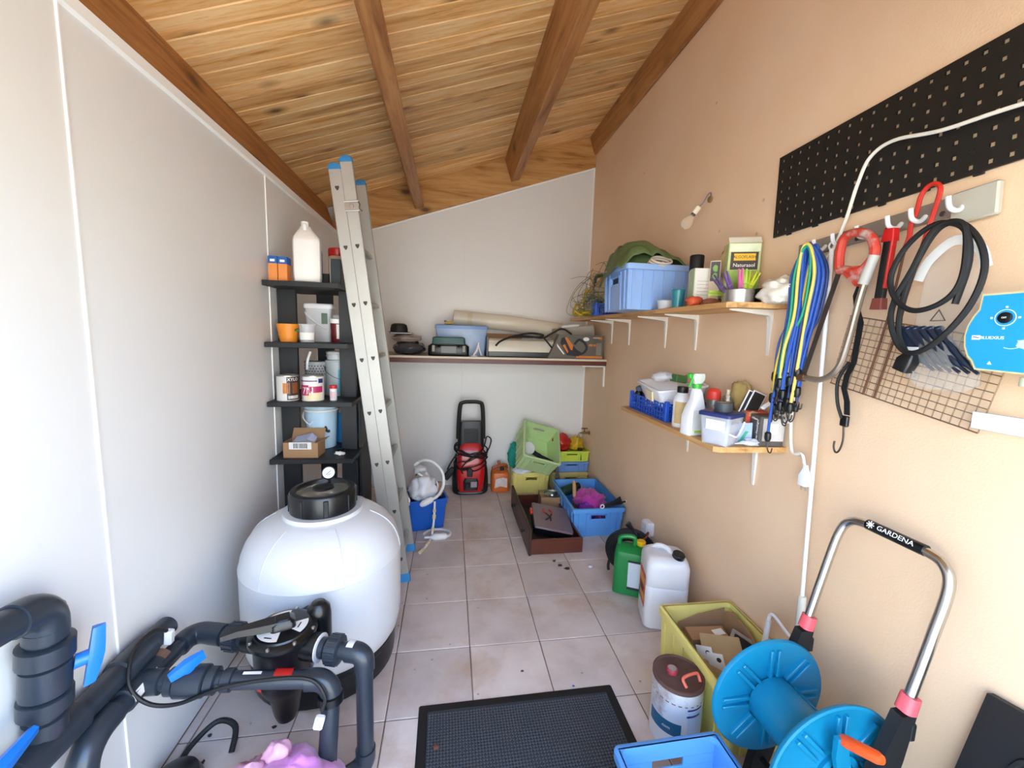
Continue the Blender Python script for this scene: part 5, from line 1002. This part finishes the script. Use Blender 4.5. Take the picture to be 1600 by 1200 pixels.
# ================================================================= pegboard, cable, lamp
t = thing('pegboard', 'long black perforated pegboard high on the peach wall', 'pegboard', (XR - .004, -1.545, 1.872), (-1.3, 0, 0))
pg = mat('pegboard_black', '#141312', .55, var=.1); sp_ = .0385; NR, NC = 8, 30
for k in range(10):
    g = G(); y0 = -k * sp_ * 3
    for i in range(NR + 1): z = i * sp_; g.span(-.006, 0, y0 - sp_ * 3, y0, max(0, z - .0133), min(NR * sp_, z + .0133), 0)
    for i in range(NR):
        for j in range(4):
            y = y0 - j * sp_; a, c = max(y - .0133, y0 - 3 * sp_), min(y + .0133, y0); g.span(-.006, 0, a, c, i * sp_ + .0133, (i + 1) * sp_ - .0133, 0)
    obj('panel', g, pg, t)
    obj('puzzle_tab', G().span(-.006, 0, y0 - sp_ * 2 - .01, y0 - sp_ * 2 + .012, -.006, 0, .001), pg, t)
    obj('fixing_stud', G().cyl(.008, .014, T(-.006, y0 - sp_ * 1.5, sp_ * (1.5 + (k * 3) % 5), 0, 90, 0), 10), pg, t)
t = thing('white_cable', 'white electric cable crossing the black pegboard and ending in a loose plug', 'cable', (1.15, -1.85, 1.1))
obj('cord', G().tube([L_(p) for p in ((1.158, -2.95, 1.90), (1.158, -2.6, 1.955), (1.156, -2.281, 2.003), (1.155, -2.122, 2.018), (1.154, -2.0, 2.045), (1.154, -1.935, 2.025), (1.154, -1.905, 1.96), (1.156, -1.878, 1.86), (1.16, -1.842, 1.775), (1.17, -1.79, 1.72), (1.172, -1.755, 1.55), (1.172, -1.745, 1.35), (1.165, -1.745, 1.2), (1.15, -1.78, 1.06), (1.145, -1.83, 1.06), (1.14, -1.852, 1.02))], .0052, 8, n=8), mat('cable_white', '#e6e2d8', .45), t)
pgo = obj('plug', G().rloft([(0, .014, .017, .006), (.035, .014, .018, .006), (.06, .008, .009, .005), (.075, .006, .006, .004)], T(*L_((1.14, -1.857, .955)))), white_pl, t)
for s in (-1, 1): obj('pin', G().rod(L_((1.14, -1.857 + s * .009, .955)), L_((1.14, -1.857 + s * .009, .936)), .0022, 8), steel, pgo)
t = thing('bare_bulb', 'bare glass light bulb on a short wire from the peach wall', 'bulb', (XR, -1.09, 2.16))
obj('flex', G().tube([(0, 0, .0), (-.025, -.03, .02), (-.05, -.045, .0), (-.06, -.03, -.03), (-.072, -.01, -.048)], .0035, 6, n=6), mat('flex_grey', '#7d7a80', .5), t); obj('rosette', G().cyl(.016, .012, T(0, 0, 0, 0, -90, 0)), mat('rosette_olive', '#8a7440', .5), t)
dv = Vector((-.5, .28, -.82)).normalized(); Mb = Matrix.Translation((-.07, -.012, -.045)) @ dv.to_track_quat('Z', 'Y').to_matrix().to_4x4()
obj('lamp_holder', G().lathe([(.012, 0), (.014, .004), (.014, .035), (.012, .038)], Mb, 16), mat('holder_cream', '#e8dfc8', .4), t)
obj('glass', G().lathe([(.011, .045), (.013, .055), (.024, .075), (.028, .09), (.026, .105), (.017, .117), (0, .121)], Mb, 22), clear_mat('bulb_glass', '#efe8d8', .2, .03), t); obj('screw_base', G().lathe([(.0115, .036), (.0115, .048)], Mb, 14), dark_steel, t)

# ================================================================= tool rail and hanging things
t = thing('tool_rail', 'grey metal tool rail with white hooks below the pegboard', 'rail', (XR - .004, -1.70, 1.79), (-3.5, 0, 0))
zinc = mat('zinc', '#a19d96', .4, .6, var=.15)
obj('strip', G().span(-.012, 0, -.49, .015, -.024, .026, .002), zinc, t); obj('end_plate', G().span(-.02, -.002, -.555, -.46, -.05, .03, .004), mat('plate_beige', '#b5b1a4', .5), t)
for y in (-.10, -.17, -.25, -.34, -.40, -.485): obj('hook', G().tube([(-.012, y, -.005), (-.03, y, -.02), (-.055, y, -.015), (-.062, y, .012)], .006, 8, n=5), white_pl, t)
for y in (-.05, -.21, -.30, -.37, -.44): obj('screw', G().cyl(.007, .003, T(-.012, y, -.012, 0, -90, 0), 10), dark_steel, t)

bc = {'blue': '#1f4fa8', 'yellow': '#e0c32c', 'green': '#1b9a76', 'brown': '#6a4a45', 'pale yellow': '#d9c766', 'navy': '#23407f'}
cords = ['blue', 'blue', 'yellow', 'blue', 'navy', 'green', 'blue', 'brown', 'blue', 'pale yellow', 'blue', 'navy', 'blue', 'blue']
rr = random.Random(3)
hookm = mat('hook_steel', '#4a423e', .4, .7)
for k, cn in enumerate(cords):
    f = k / (len(cords) - 1); ya, yb = -1.752 - .05 * f + rr.uniform(-.008, .008), -1.795 - .062 * f + rr.uniform(-.01, .01)
    xo = 1.105 + .008 * (k % 4) - .012 - (0 if cn in ('blue', 'navy') else .014); za, zb = 1.16 + .17 * rr.random(), 1.22 + .15 * rr.random()
    if cn == 'blue' and k == 0: za = 1.10
    lab = {'blue': 'blue bungee cord in the bundle on the tool rail', 'navy': 'darker navy bungee cord in the bundle on the tool rail'}.get(cn, cn + ' bungee cord in the blue bundle on the tool rail')
    t = thing('bungee_cord', lab, 'bungee cord', (xo, -1.81, 1.3), (0, 0, 0), 'bungee cords on the rail'); bm_ = mat('bungee_' + cn.replace(' ', '_'), bc[cn], .55, var=.1, vs=30)
    ea, eb = ya + .03 + rr.uniform(-.03, .02), yb + .045 + rr.uniform(-.025, .02)
    P_ = [(xo, ea, za), (xo - .004, ea - .008, za + .12), (xo, ya, 1.55), (xo, ya + .002, 1.69), (xo, -1.795, 1.772 + .002 * (k % 5)), (xo + .005, -1.82, 1.772 + .002 * (k % 5)), (xo + .008, yb - .012, 1.69), (xo + .008, yb, 1.55), (xo + .006, eb - .01, zb + .12), (xo + .006, eb, zb)]
    obj('cord', G().tube([L_(p) for p in P_], .0052, 7, n=6), bm_, t)
    for (ex, ey, ez) in (P_[0], P_[-1]):
        hk = obj('end_ball', G().lathe([(.006, .018), (.011, .012), (.012, -.008), (.008, -.02), (.004, -.022)], T(*L_((ex, ey, ez))), 12), black_pl, t); s = rr.choice((-1, 1))
        obj('hook', G().tube([L_((ex, ey + s * a, ez + b)) for a, b in ((0, -.018), (.002, -.04), (.010, -.058), (.022, -.058), (.026, -.040))], .0024, 6, n=4), hookm, hk)

saw_r = mat('saw_red', '#b93a2a', .45, var=.2, vs=30, dirt='#b5afa8', ds=22)
t = thing('bow_saw', 'old red bow saw with bent steel frame hanging on the tool rail', 'saw', (1.12, -1.95, 1.35))
obj('frame', G().tube([L_(p) for p in ((1.10, -2.03, 1.70), (1.10, -2.01, 1.60), (1.10, -1.992, 1.48), (1.10, -1.975, 1.40), (1.10, -1.95, 1.36), (1.10, -1.91, 1.338), (1.10, -1.86, 1.337), (1.10, -1.835, 1.337))], .0095, 10, n=6), mat('saw_steel', '#a59a8e', .35, .8, var=.2), t)
obj('frame_sleeve', G().rod(L_((1.10, -2.035, 1.715)), L_((1.10, -2.012, 1.635)), .014, 12), mat('sleeve_grey', '#b6b2ac', .5), t)
obj('grip', G().tube([L_(p) for p in ((1.10, -1.93, 1.69), (1.10, -1.925, 1.74), (1.10, -1.935, 1.785), (1.10, -1.98, 1.79), (1.10, -2.02, 1.765), (1.10, -2.035, 1.715), (1.10, -2.00, 1.675), (1.10, -1.95, 1.685))], .0135, 10, True, 4), saw_r, t)
obj('web', G().prism([(-1.93, 1.69), (-2.02, 1.69), (-2.015, 1.65), (-1.995, 1.63)], .016, Matrix(((0, 0, 1, 1.092 - 1.12), (1, 0, 0, 1.95), (0, 1, 0, -1.35), (0, 0, 0, 1)))), saw_r, t)
obj('blade', G().loft([[L_((1.10 + dx, y + dy, z)) for dx, dy in ((-.001, -.009), (.001, -.009), (.001, .009), (-.001, .009))] for y, z in ((-1.932, 1.69), (-1.842, 1.338))]), dark_steel, t)
obj('clamp', G().box(.02, .035, .025, T(*L_((1.10, -1.838, 1.325))), .005), rusty_steel, t)
t = thing('lashing_strap', 'black lashing strap with steel hook hanging behind the saw', 'strap', (1.145, -1.97, 1.09))
obj('webbing', G().loft([[L_((1.145 + .006 * math.sin(k * 2), -1.972 + .012 * math.sin(k * .9) + w, z)) for w in (-.009, .009)] + [L_((1.142 + .006 * math.sin(k * 2), -1.972 + .012 * math.sin(k * .9) + w, z)) for w in (.009, -.009)] for k, z in enumerate([1.69 - i * .0415 for i in range(12)])]), black_matt, t)
obj('loop', G().tube([L_(p) for p in ((1.14, -1.965, 1.40), (1.138, -1.938, 1.34), (1.138, -1.945, 1.27), (1.14, -1.965, 1.22))], .005, 6, n=5), black_matt, t)
obj('keeper', G().box(.012, .026, .035, T(*L_((1.144, -1.972, 1.195))), .003), black_pl, t)
obj('hook', G().tube([L_((1.143, -1.972 + a, z)) for a, z in ((0, 1.195), (-.004, 1.15), (.004, 1.115), (.016, 1.105), (.024, 1.12), (.024, 1.14))], .003, 6, n=4), hookm, t)
t = thing('scraper_tool', 'red and black scraper handle hanging on the tool rail', 'scraper', (1.125, -2.045, 1.56), (2, 0, 0))
obj('grip', G().rloft([(.03, .008, .0125, .004), (.19, .009, .0125, .005), (.205, .007, .010, .004)]), black_matt, t); obj('spine', G().rloft([(.06, .0085, .004, .003, 0, -.011), (.19, .0085, .004, .003, 0, -.011)]), red_pl, t); obj('collar', G().rloft([(.19, .012, .018, .004), (.225, .011, .014, .004)]), red_pl, t); obj('tip', G().rloft([(0, .012, .018, .004), (.032, .012, .014, .004)]), mat('tip_maroon', '#7d3a32', .5), t)

t = thing('barbecue_grill', 'rusty wire barbecue grill with red loop handle on the peach wall', 'grill', (1.165, -1.888, 1.326), (-10.4 * -1, 0, 0))
g_w = mat('grill_wire', '#8a6d55', .45, .6, var=.25, vs=30)
for k in range(21): obj('wire', G().rod((0, -k * .0205, 0), (0, -k * .0205, .225), .0013, 5), g_w, t)
for k in range(12): obj('wire', G().rod((-.002, 0, k * .0205), (-.002, -.41, k * .0205), .0013 if k not in (0, 11) else .002, 5), g_w, t)
for y in (-.12, -.155):
    obj('handle_rod', G().tube([(-.006, y, .0), (-.006, y, .23), (-.012, y - .0, .30), (-.02, y - (.012 if y < -.14 else -.012) * .5, .45)], .0032, 8, n=4), rusty_steel, t)
obj('loop_grip', G().tube([(-.02, -.115, .43), (-.021, -.118, .46), (-.022, -.113, .49), (-.022, -.117, .52), (-.022, -.115, .56), (-.022, -.123, .583), (-.022, -.138, .59), (-.022, -.153, .583), (-.022, -.16, .56), (-.021, -.16, .48), (-.02, -.16, .43)], .0058, 8, n=5), mat('grip_coat_red', '#c22a1c', .4), t)

t = thing('extension_lead', 'thick black power lead looped over a hook on the tool rail', 'cable', (1.10, -2.2, 1.4))
obj('cord', G().tube([L_((x, y, z)) for x, y, z in ((1.09, -2.165, 1.435), (1.092, -2.135, 1.50), (1.095, -2.135, 1.60), (1.10, -2.155, 1.69), (1.10, -2.19, 1.752), (1.10, -2.235, 1.752), (1.095, -2.28, 1.70), (1.09, -2.30, 1.63), (1.085, -2.285, 1.55), (1.08, -2.24, 1.475), (1.08, -2.19, 1.44), (1.083, -2.15, 1.455), (1.085, -2.118, 1.52), (1.088, -2.118, 1.58), (1.09, -2.15, 1.66), (1.09, -2.18, 1.74), (1.09, -2.215, 1.76), (1.09, -2.25, 1.74), (1.085, -2.265, 1.66), (1.08, -2.262, 1.60), (1.078, -2.235, 1.565), (1.075, -2.19, 1.548), (1.077, -2.15, 1.56), (1.08, -2.115, 1.60), (1.085, -2.102, 1.65), (1.09, -2.12, 1.71), (1.09, -2.16, 1.75), (1.092, -2.2, 1.762), (1.09, -2.25, 1.735), (1.088, -2.27, 1.66), (1.085, -2.258, 1.56))], .0068, 8, n=6), black_matt, t)
pl_ = obj('plug', G().rloft([(-.03, .016, .018, .006), (.0, .018, .02, .007), (.02, .010, .011, .005)], T(*L_((1.088, -2.172, 1.42)), 20, 0, 0)), black_pl, t)
for s in (-1, 1): obj('pin', G().rod(L_((1.088, -2.18 + s * .008, 1.392)), L_((1.088, -2.186 + s * .008, 1.376)), .0022, 8), steel, pl_)
bagf = clear_mat('bag_film', '#e6e0d8', .2, .08)
t = thing('peg_bag', 'clear plastic bag of tent pegs hanging on the tool rail', 'bag', (1.135, -2.21, 1.36))
obj('film', G().loft([[(x * d, y * w + oy, z) for x, y in [(math.cos(a), math.sin(a)) for a in [2 * math.pi * i / 24 for i in range(24)]]] for z, w, d, oy in ((-.012, .05, .008, -.01), (.01, .075, .022, -.01), (.08, .078, .028, -.005), (.18, .068, .02, 0), (.28, .06, .012, 0), (.345, .035, .006, 0))]).warp(lambda x, y, z: (x + .006 * noise.noise(Vector((y * 40, z * 30, 1))), y + .006 * noise.noise(Vector((y * 20, z * 25, 5))), z)), bagf, t)
obj('header_card', G().tube([(-.01, .07, .27), (-.01, .05, .32), (-.01, 0, .36), (-.01, -.05, .335), (-.01, -.07, .285)], .012, 4, n=5).warp(lambda x, y, z: (-.01 + (x + .01) * .15, y, z)), paper, t)
obj('recycling_mark', G().tube([(-.026, .0, .19), (-.026, -.016, .163), (-.026, .016, .163)], .0018, 5, True), dark_steel, t)
obj('paper_tag', G().box(.001, .03, .025, T(-.03, .045, .07, 0, 0, 0), 0), paper, t)
pegm = mat('peg_steel_blue', '#2a364e', .28, .5, var=.4, vs=20)
for k in range(6):
    y = .04 - .018 * k
    pg_ = thing('tent_peg', 'bluish steel tent peg inside the hanging clear bag', 'tent peg', (1.118, -2.225 + y, 1.385), (-24, 0, 0), 'tent pegs in the bag')
    obj('shaft', G().tube([(0, -.03, .0), (0, -.015, .03), (0, .0, .085), (0, .012, .13)], [.004, .008, .010, .0105], 8, n=4), pegm, pg_); obj('head', G().lathe([(.009, 0), (.011, .006), (.008, .012)], T(0, .012, .128), 12), pegm, pg_)

# control box and trunking
t = thing('control_box', 'blue-fronted pool control box with cream edge on the peach wall', 'control box', (XR, -2.30, 1.40))
oY = [(-.005, .179), (-.003, .146), (.006, .13), (.014, .108), (.017, .085), (.014, .06), (.006, .038), (-.004, .026), (-.012, .008), (-.27, -.002), (-.27, .184)]
YZ = lambda x: Matrix(((0, 0, 1, x), (1, 0, 0, 0), (0, 1, 0, 0), (0, 0, 0, 1)))
obj('housing', G().prism(oY, .098, YZ(-.098)), mat('housing_cream', '#d8cf98', .45), t)
cxm, cym = -.16, .09
face = obj('front_panel', G().prism([(cxm + (y - cxm) * .975, cym + (z - cym) * .955) for y, z in oY], .0015, YZ(-.0995)), mat('panel_blue', '#1f9bdc', .35, var=.06, vs=3), t)
obj('dial', G().lathe([(.012, 0), (.012, .003), (.010, .004), (0, .004)], T(-.0995, -.052, .125, 0, -90, 0), 22), black_pl, face)
obj('dial_ring', G().tube([(-.1, -.052 + .0175 * math.cos(a), .125 + .0175 * math.sin(a)) for a in [k * 2 * math.pi / 20 for k in range(20)]], .0008, 5, True), ink_white, face)
for a in (90, 180, 0, 270): obj('dial_mark', G().box(.0008, .004, .004, T(-.1, -.052 + .023 * math.cos(R(a)), .123 + .023 * math.sin(R(a)))), ink_white, face)
wt = Euler((R(90), 0, R(-90))).to_matrix().to_4x4()
text('BLUEXIUS', .0095, T(-.1, -.035, .081) @ wt, ink_white, face); obj('brand_mark', G().box(.0008, .015, .010, T(-.1, -.007, .0765)), ink_white, face); obj('wave', G().box(.0006, .012, .002, T(-.1006, -.007, .081, 12, 0, 0)), bl_print, face)
text('OFF', .005, T(-.1037, -.052, .125) @ wt, ink_white, face)
obj('fish_print', G().lump((-.1, -.095, .068), (.001, .018, .011), 2, .3, 2, 16, 10).tube([(-.1, -.083, .062), (-.1, -.07, .058), (-.1, -.058, .06)], .001, 5, n=3), mat('print_pale', '#c3dcee', .5), face)
obj('warning_mark', G().prism([(-.034, .022), (-.042, .022), (-.038, .029)], .0008, YZ(-.1003)), ink_white, face)
obj('cable_gland', G().cyl(.011, .022, T(-.05, -.075, -.024), 14), mat('gland_grey', '#c9cbb8', .5), t)
t = thing('cable_trunking', 'white plastic cable trunking under the blue control box', 'trunking', (XR, -2.28, 1.262)); obj('channel', G().span(-.028, 0, -.62, 0, 0, .04, .002), white_pl, t); obj('cover', G().span(-.031, -.0285, -.62, 0, .002, .042, .001), white_pl, t)
t = thing('shutter_crank', 'long white shutter crank rod hanging on the peach wall', 'crank', (1.147, -1.87, .26))
cw = mat('crank_white', '#e9e9ea', .4)
obj('rod', G().rod(L_((1.15, -1.845, 1.77)), L_((1.147, -1.898, .55)), .0068, 10), cw, t); obj('grip', G().lathe([(.012, 0), (.013, .004), (.013, .125), (.011, .13)], T(*L_((1.147, -1.9, .43)), 0, 0, 0), 14), mat('grip_ivory', '#dcd9cc', .45), t)
obj('crank_arm', G().tube([L_(p) for p in ((1.147, -1.90, .43), (1.146, -1.895, .385), (1.145, -1.87, .38), (1.143, -1.80, .405), (1.142, -1.78, .40), (1.142, -1.772, .37), (1.142, -1.765, .26))], .0062, 8, n=4), cw, t)
obj('crank_handle', G().rod(L_((1.142, -1.772, .37)), L_((1.142, -1.762, .24)), .010, 10), cw, t)
obj('hook_eye', G().tube([L_((1.15 + .0, -1.845 + .012 * math.cos(a), 1.782 + .012 * math.sin(a))) for a in [k * .785 for k in range(8)]], .003, 6, True), cw, t)

# ================================================================= hose reel
teal = mat('reel_teal', '#0b7da4', .38, var=.05, vs=4); reel_b = mat('reel_black', '#191a1d', .5)
t = thing('hose_reel', 'empty turquoise hose reel trolley with steel handle by the peach wall', 'hose reel', (.91, -2.16, 0))
HZ, RR = .335, .19
def disc(y, s):
    M = T(0, y, HZ, -90 if s > 0 else 90, 0, 0)     # local z -> outwards (+y for s>0)
    prof = [(.055, .008), (.07, .004), (.17, 0), (.188, .002), (.192, .008), (.192, .014), (.185, .016), (.17, .010), (.07, .012), (.055, .016)]
    d = obj('flange', G().lathe(prof + [prof[0]], M, 48, cap=(0, 0)), teal, t)
    for k in range(8):
        for da in (-6, 6):
            a = k * 45 + da; cx, cy = .122 * math.cos(R(a)), .122 * math.sin(R(a))
            obj('rib', G().box(.09, .011, .013, M @ T(cx, cy, .008, 0, 0, k * 45), .002), teal, d)
            obj('rib', G().box(.09, .011, .013, M @ T(cx, cy, -.009, 0, 0, k * 45), .002), teal, d)
    return d
disc(-.105, -1); disc(.105, 1)
obj('drum', G().lathe([(.075, 0), (.075, .205)], T(0, .1025, HZ, 90), 32), teal, t); obj('drum_rib', G().box(.012, .2, .02, T(.073, 0, HZ + .02), .003), teal, t)
obj('hub_ring', G().lathe([(.045, 0), (.06, 0), (.062, .012), (.045, .014), (.045, 0)], T(0, -.118, HZ, 90), 32, cap=(0, 0)), teal, t)
obj('hub_cap', G().lathe([(.044, 0), (.04, .008), (0, .010)], T(0, -.118, HZ, 90), 24), reel_b, t)
cr = obj('crank', G().loft([[(x, y, z) for x, z in ((a - w, c), (a + w, c))] + [(x, y - .012, z) for x, z in ((a + w, c), (a - w, c))] for a, c, w, y in ((.005, HZ - .02, .022, -.142), (-.03, HZ + .09, .02, -.145), (-.04, HZ + .15, .016, -.15))]), teal, t)
obj('crank_grip', G().lathe([(.013, 0), (.015, .01), (.014, .08), (.01, .09)], T(-.035, -.155, HZ + .14) @ Euler((R(65), R(18), 0)).to_matrix().to_4x4(), 14), mat('grip_orange', '#e8571f', .4), cr)
chrome = mat('handle_chrome', '#c6c4c0', .22, 1, var=.04)
ft = lambda z: .01 + (z - .10) * .25
for y in (-.165, .13):
    obj('side_frame', G().loft([[(ft(z) + x, y + yy, z) for x, yy in ((-w, -.014), (w, -.014), (w, .014), (-w, .014))] for z, w in ((.0, .028), (.12, .034), (.30, .038), (.42, .034), (.545, .022))]), reel_b, t)
    obj('collar', G().rloft([(0, .019, .019, .012), (.042, .018, .018, .012)], T(ft(.56) , y, .548, 0, 14, 0)), mat('collar_coral', '#e8606a', .45), t)
    obj('foot', G().span(-.125, .12, y - .016, y + .016, 0, .03, .006), reel_b, t)
    obj('clamp_lever', G().box(.02, .03, .05, T(ft(.5) + .03, y, .47), .005), reel_b, t)
hx = lambda z: ft(.58) + (z - .58) * .235
pts = [(hx(.57), .13, .57), (hx(.75), .13, .75), (hx(.87), .126, .87), (hx(.915), .105, .915), (hx(.928), .06, .928), (hx(.93), -.02, .93), (hx(.928), -.10, .928), (hx(.915), -.14, .915), (hx(.87), -.162, .87), (hx(.75), -.165, .75), (hx(.57), -.165, .57)]
obj('handle_bar', G().tube(pts, .0125, 14, n=7), chrome, t)
gp = obj('handle_grip', G().rod((hx(.93), .055, .93), (hx(.93), -.095, .93), .0155, 18), black_pl, t)
text('GARDENA', .0185, T(hx(.93) - .0142, -.028, .938) @ Euler((R(68), 0, R(-90))).to_matrix().to_4x4(), ink_white, gp, sx=1.1)
obj('flower_mark', G().lathe([(.0065, 0), (.0065, .0006), (0, .0006)], T(hx(.93) - .0142, .038, .938, 0, -68, 0), 14), ink_white, gp)
for k in range(8):
    a = k * math.pi / 4; obj('petal', G().box(.003, .003, .0006, T(hx(.93) - .0142, .038, .938, 0, -68, 0) @ T(.0092 * math.cos(a), .0092 * math.sin(a), 0, 0, 0, math.degrees(a)), 0), ink_white, gp)
obj('cross_tube', G().rod((ft(.1), -.165, .10), (ft(.1), .13, .10), .010), reel_b, t); obj('axle', G().rod((0, -.14, HZ), (0, .12, HZ), .012), reel_b, t)

# paint drum
t = thing('chemical_drum', 'white metal drum with rusty lid and red handle beside the yellow crate', 'drum', (.735, -1.835, 0))
drum_w = mat('drum_white', '#dcdfe6', .4, var=.04, dirt='#8a6a60', ds=9)
obj('drum_body', G().lathe([(.086, 0), (.089, .003), (.089, .015), (.0875, .02), (.0875, .225), (.089, .228), (.088, .23), (.086, .231)], seg=48), drum_w, t)
ldm = mat('rusty_lid', '#5a4038', .85, 0, var=.4, vs=26)
ld = obj('lid', G().lathe([(.0895, .228), (.0895, .242), (.084, .243), (.081, .238), (0, .238)], seg=48), ldm, t)
obj('bung', G().lathe([(.019, .238), (.02, .241), (.02, .252), (.017, .255), (0, .255)], T(-.02, .01, 0), 22), mat('bung_red', '#a23a48', .45), ld); obj('bung_top', G().lathe([(.015, .2553), (0, .2556)], T(-.02, .01, 0), 18), mat('bung_grey', '#9a8f8c', .6), ld)
obj('carry_handle', G().tube([(-.005, -.062, .24), (-.012, -.048, .256), (.0, -.04, .262), (.045, -.03, .262), (.058, -.03, .255), (.058, -.045, .24)], .0055, 8, n=5), mat('handle_coral', '#e8705f', .45), ld)
for nm, mm, z0, z1, a0, a1 in (('print_field', mat('drum_pale_blue', '#b9cdea', .45), .03, .165, -95, 10), ('print_field', mat('drum_teal', '#1d5f86', .45), .065, .115, -190, -108), ('print_bar', navy_p, .17, .177, -97, -55), ('print_bar', navy_p, .145, .153, -98, -62), ('rust_band', mat('rust_band', '#8a5a4c', .7, var=.5, vs=60), .184, .188, -200, 0)):
    obj(nm, G().patch(.0879, z0, z1, a0, a1, 14), mm, t)
text('.com', .016, T(0, 0, .09) @ T(0, 0, 0, 0, 0, -52), paper, t, bend=.0885)

# contents of the yellow crate at the reel
t = thing('cardboard_sheet', 'large torn cardboard sheet lining the yellow crate', 'cardboard', (1.06, -1.62, .14), (0, 0, 0)); obj('sheet', G().loft([[(x, y, z) for y, z in ((-.17, .0), (.08, .0), (.08, .10), (.03, .135), (-.08, .12), (-.17, .06))] for x in (.07, .073)]), cardboard, t); obj('sheet', G().loft([[(x, y, z) for x, z in ((-.17, .0), (.07, .0), (.07, .12), (-.06, .10), (-.15, .07))] for y in (.076, .079)]), cardboard, t)
pbox('carton', 'flat brown box at the far end of the yellow crate', 'box', (1.0, -1.61, .14), 4, .17, .07, .07, cardboard, lambda t, w, d, h: obj('label_patch', G().box(.05, .03, .001, T(.05, 0, h + .0002, 0, 0, 10), 0), paper, t)).rotation_euler = (R(6), 0, R(-4))
t = thing('carton', 'crumpled tan envelope box in the middle of the yellow crate', 'box', (.985, -1.745, .175), (14, -6, -25)); obj('carton', G().rloft([(0, .07, .085, .004), (.045, .075, .09, .004)], n=1), mat('tan_card', '#b09a74', .75, var=.15), t); obj('flap', G().box(.15, .05, .002, T(0, -.1, .04, 20)), mat('tan_card', '#b09a74'), t)
for k, (x, y, lab) in enumerate(((.915, -1.76, 'white hanging card with a black hole, nearer the far end of the yellow crate'), (.935, -1.80, 'white hanging card with a black hole, nearer the hose reel in the yellow crate'))):
    t = thing('hang_card', lab, 'card', (x, y, .175), (0, -20, -50), 'hanging cards'); obj('card', G().span(-.03, .03, -.001, .001, 0, .085, 0), paper, t); obj('hole', G().cyl(.009, .0008, T(.012, -.0012, .062, 90), 12, .0001), ink, t)
t = thing('picture_frame', 'small grey frame with black panel leaning in the yellow crate', 'frame', (1.07, -1.74, .20), (30, 20, -40)); obj('frame', G().loft([[(x, y, 0) for x, y in rrect(.06, .075, .003, 1)], [(x, y, .008) for x, y in rrect(.06, .075, .003, 1)], [(x, y, .008) for x, y in rrect(.047, .062, .003, 1)], [(x, y, .003) for x, y in rrect(.047, .062, .003, 1)]], cap=(1, 0)), mat('frame_grey', '#8f8478', .5), t); obj('panel', G().span(-.047, .047, -.062, .062, .002, .004, 0), black_pl, t)
pbox('carton', 'printed brown parts box at the near end of the yellow crate', 'box', (1.0, -1.885, .12), -28, .12, .05, .11, cardboard, lambda t, w, d, h: (obj('hole', G().cyl(.011, .001, T(.03, -d / 2 - .0006, h * .7, 90), 14, .0001), ink, t), obj('arrow_print', G().span(-.03, -.02, -d / 2 - .001, -d / 2 - .0002, .04, .08, 0), ink, t)))
t = thing('white_label', 'white printed label strip standing at the crate corner near the reel', 'label', (1.085, -1.86, .17), (0, 0, -55)); obj('strip', G().span(-.05, .05, -.001, .001, 0, .08, 0), paper, t); obj('print', G().span(-.02, .02, -.0016, -.0011, .03, .045, 0), navy_p, t)
t = thing('black_parts', 'heap of black plastic fittings at the bottom of the yellow crate', 'fittings', (1.0, -1.75, .01)); obj('heap', G().lump((0, 0, .05), (.115, .16, .10), 97, .25, 3, 30, 18, 0), black_matt, t); obj('fitting', G().cyl(.03, .05, T(.06, .05, .10, 40, 20, 0)), black_pl, t)

# black panel and scrap at the wall, near the camera
t = thing('rubber_mat', 'black rubber mat leaning against the peach wall at the right edge', 'mat', (1.05, -2.36, 0), (0, 10, 0))
obj('sheet', G().prism([(0, 0), (-.02, .45), (-.03, .655), (-.14, .67), (-.50, .67), (-.50, 0)], .02, YZ(0)), mat('rubber_black', '#121214', .55, var=.4, vs=9, bump=.3, bs=14), t); obj('moulded_ring', G().tube([(-.002, -.16 + .06 * math.cos(a), .52 + .075 * math.sin(a)) for a in [k * .628 for k in range(10)]], .006, 6, True, 2), mat('rubber_black', '#121214'), t)
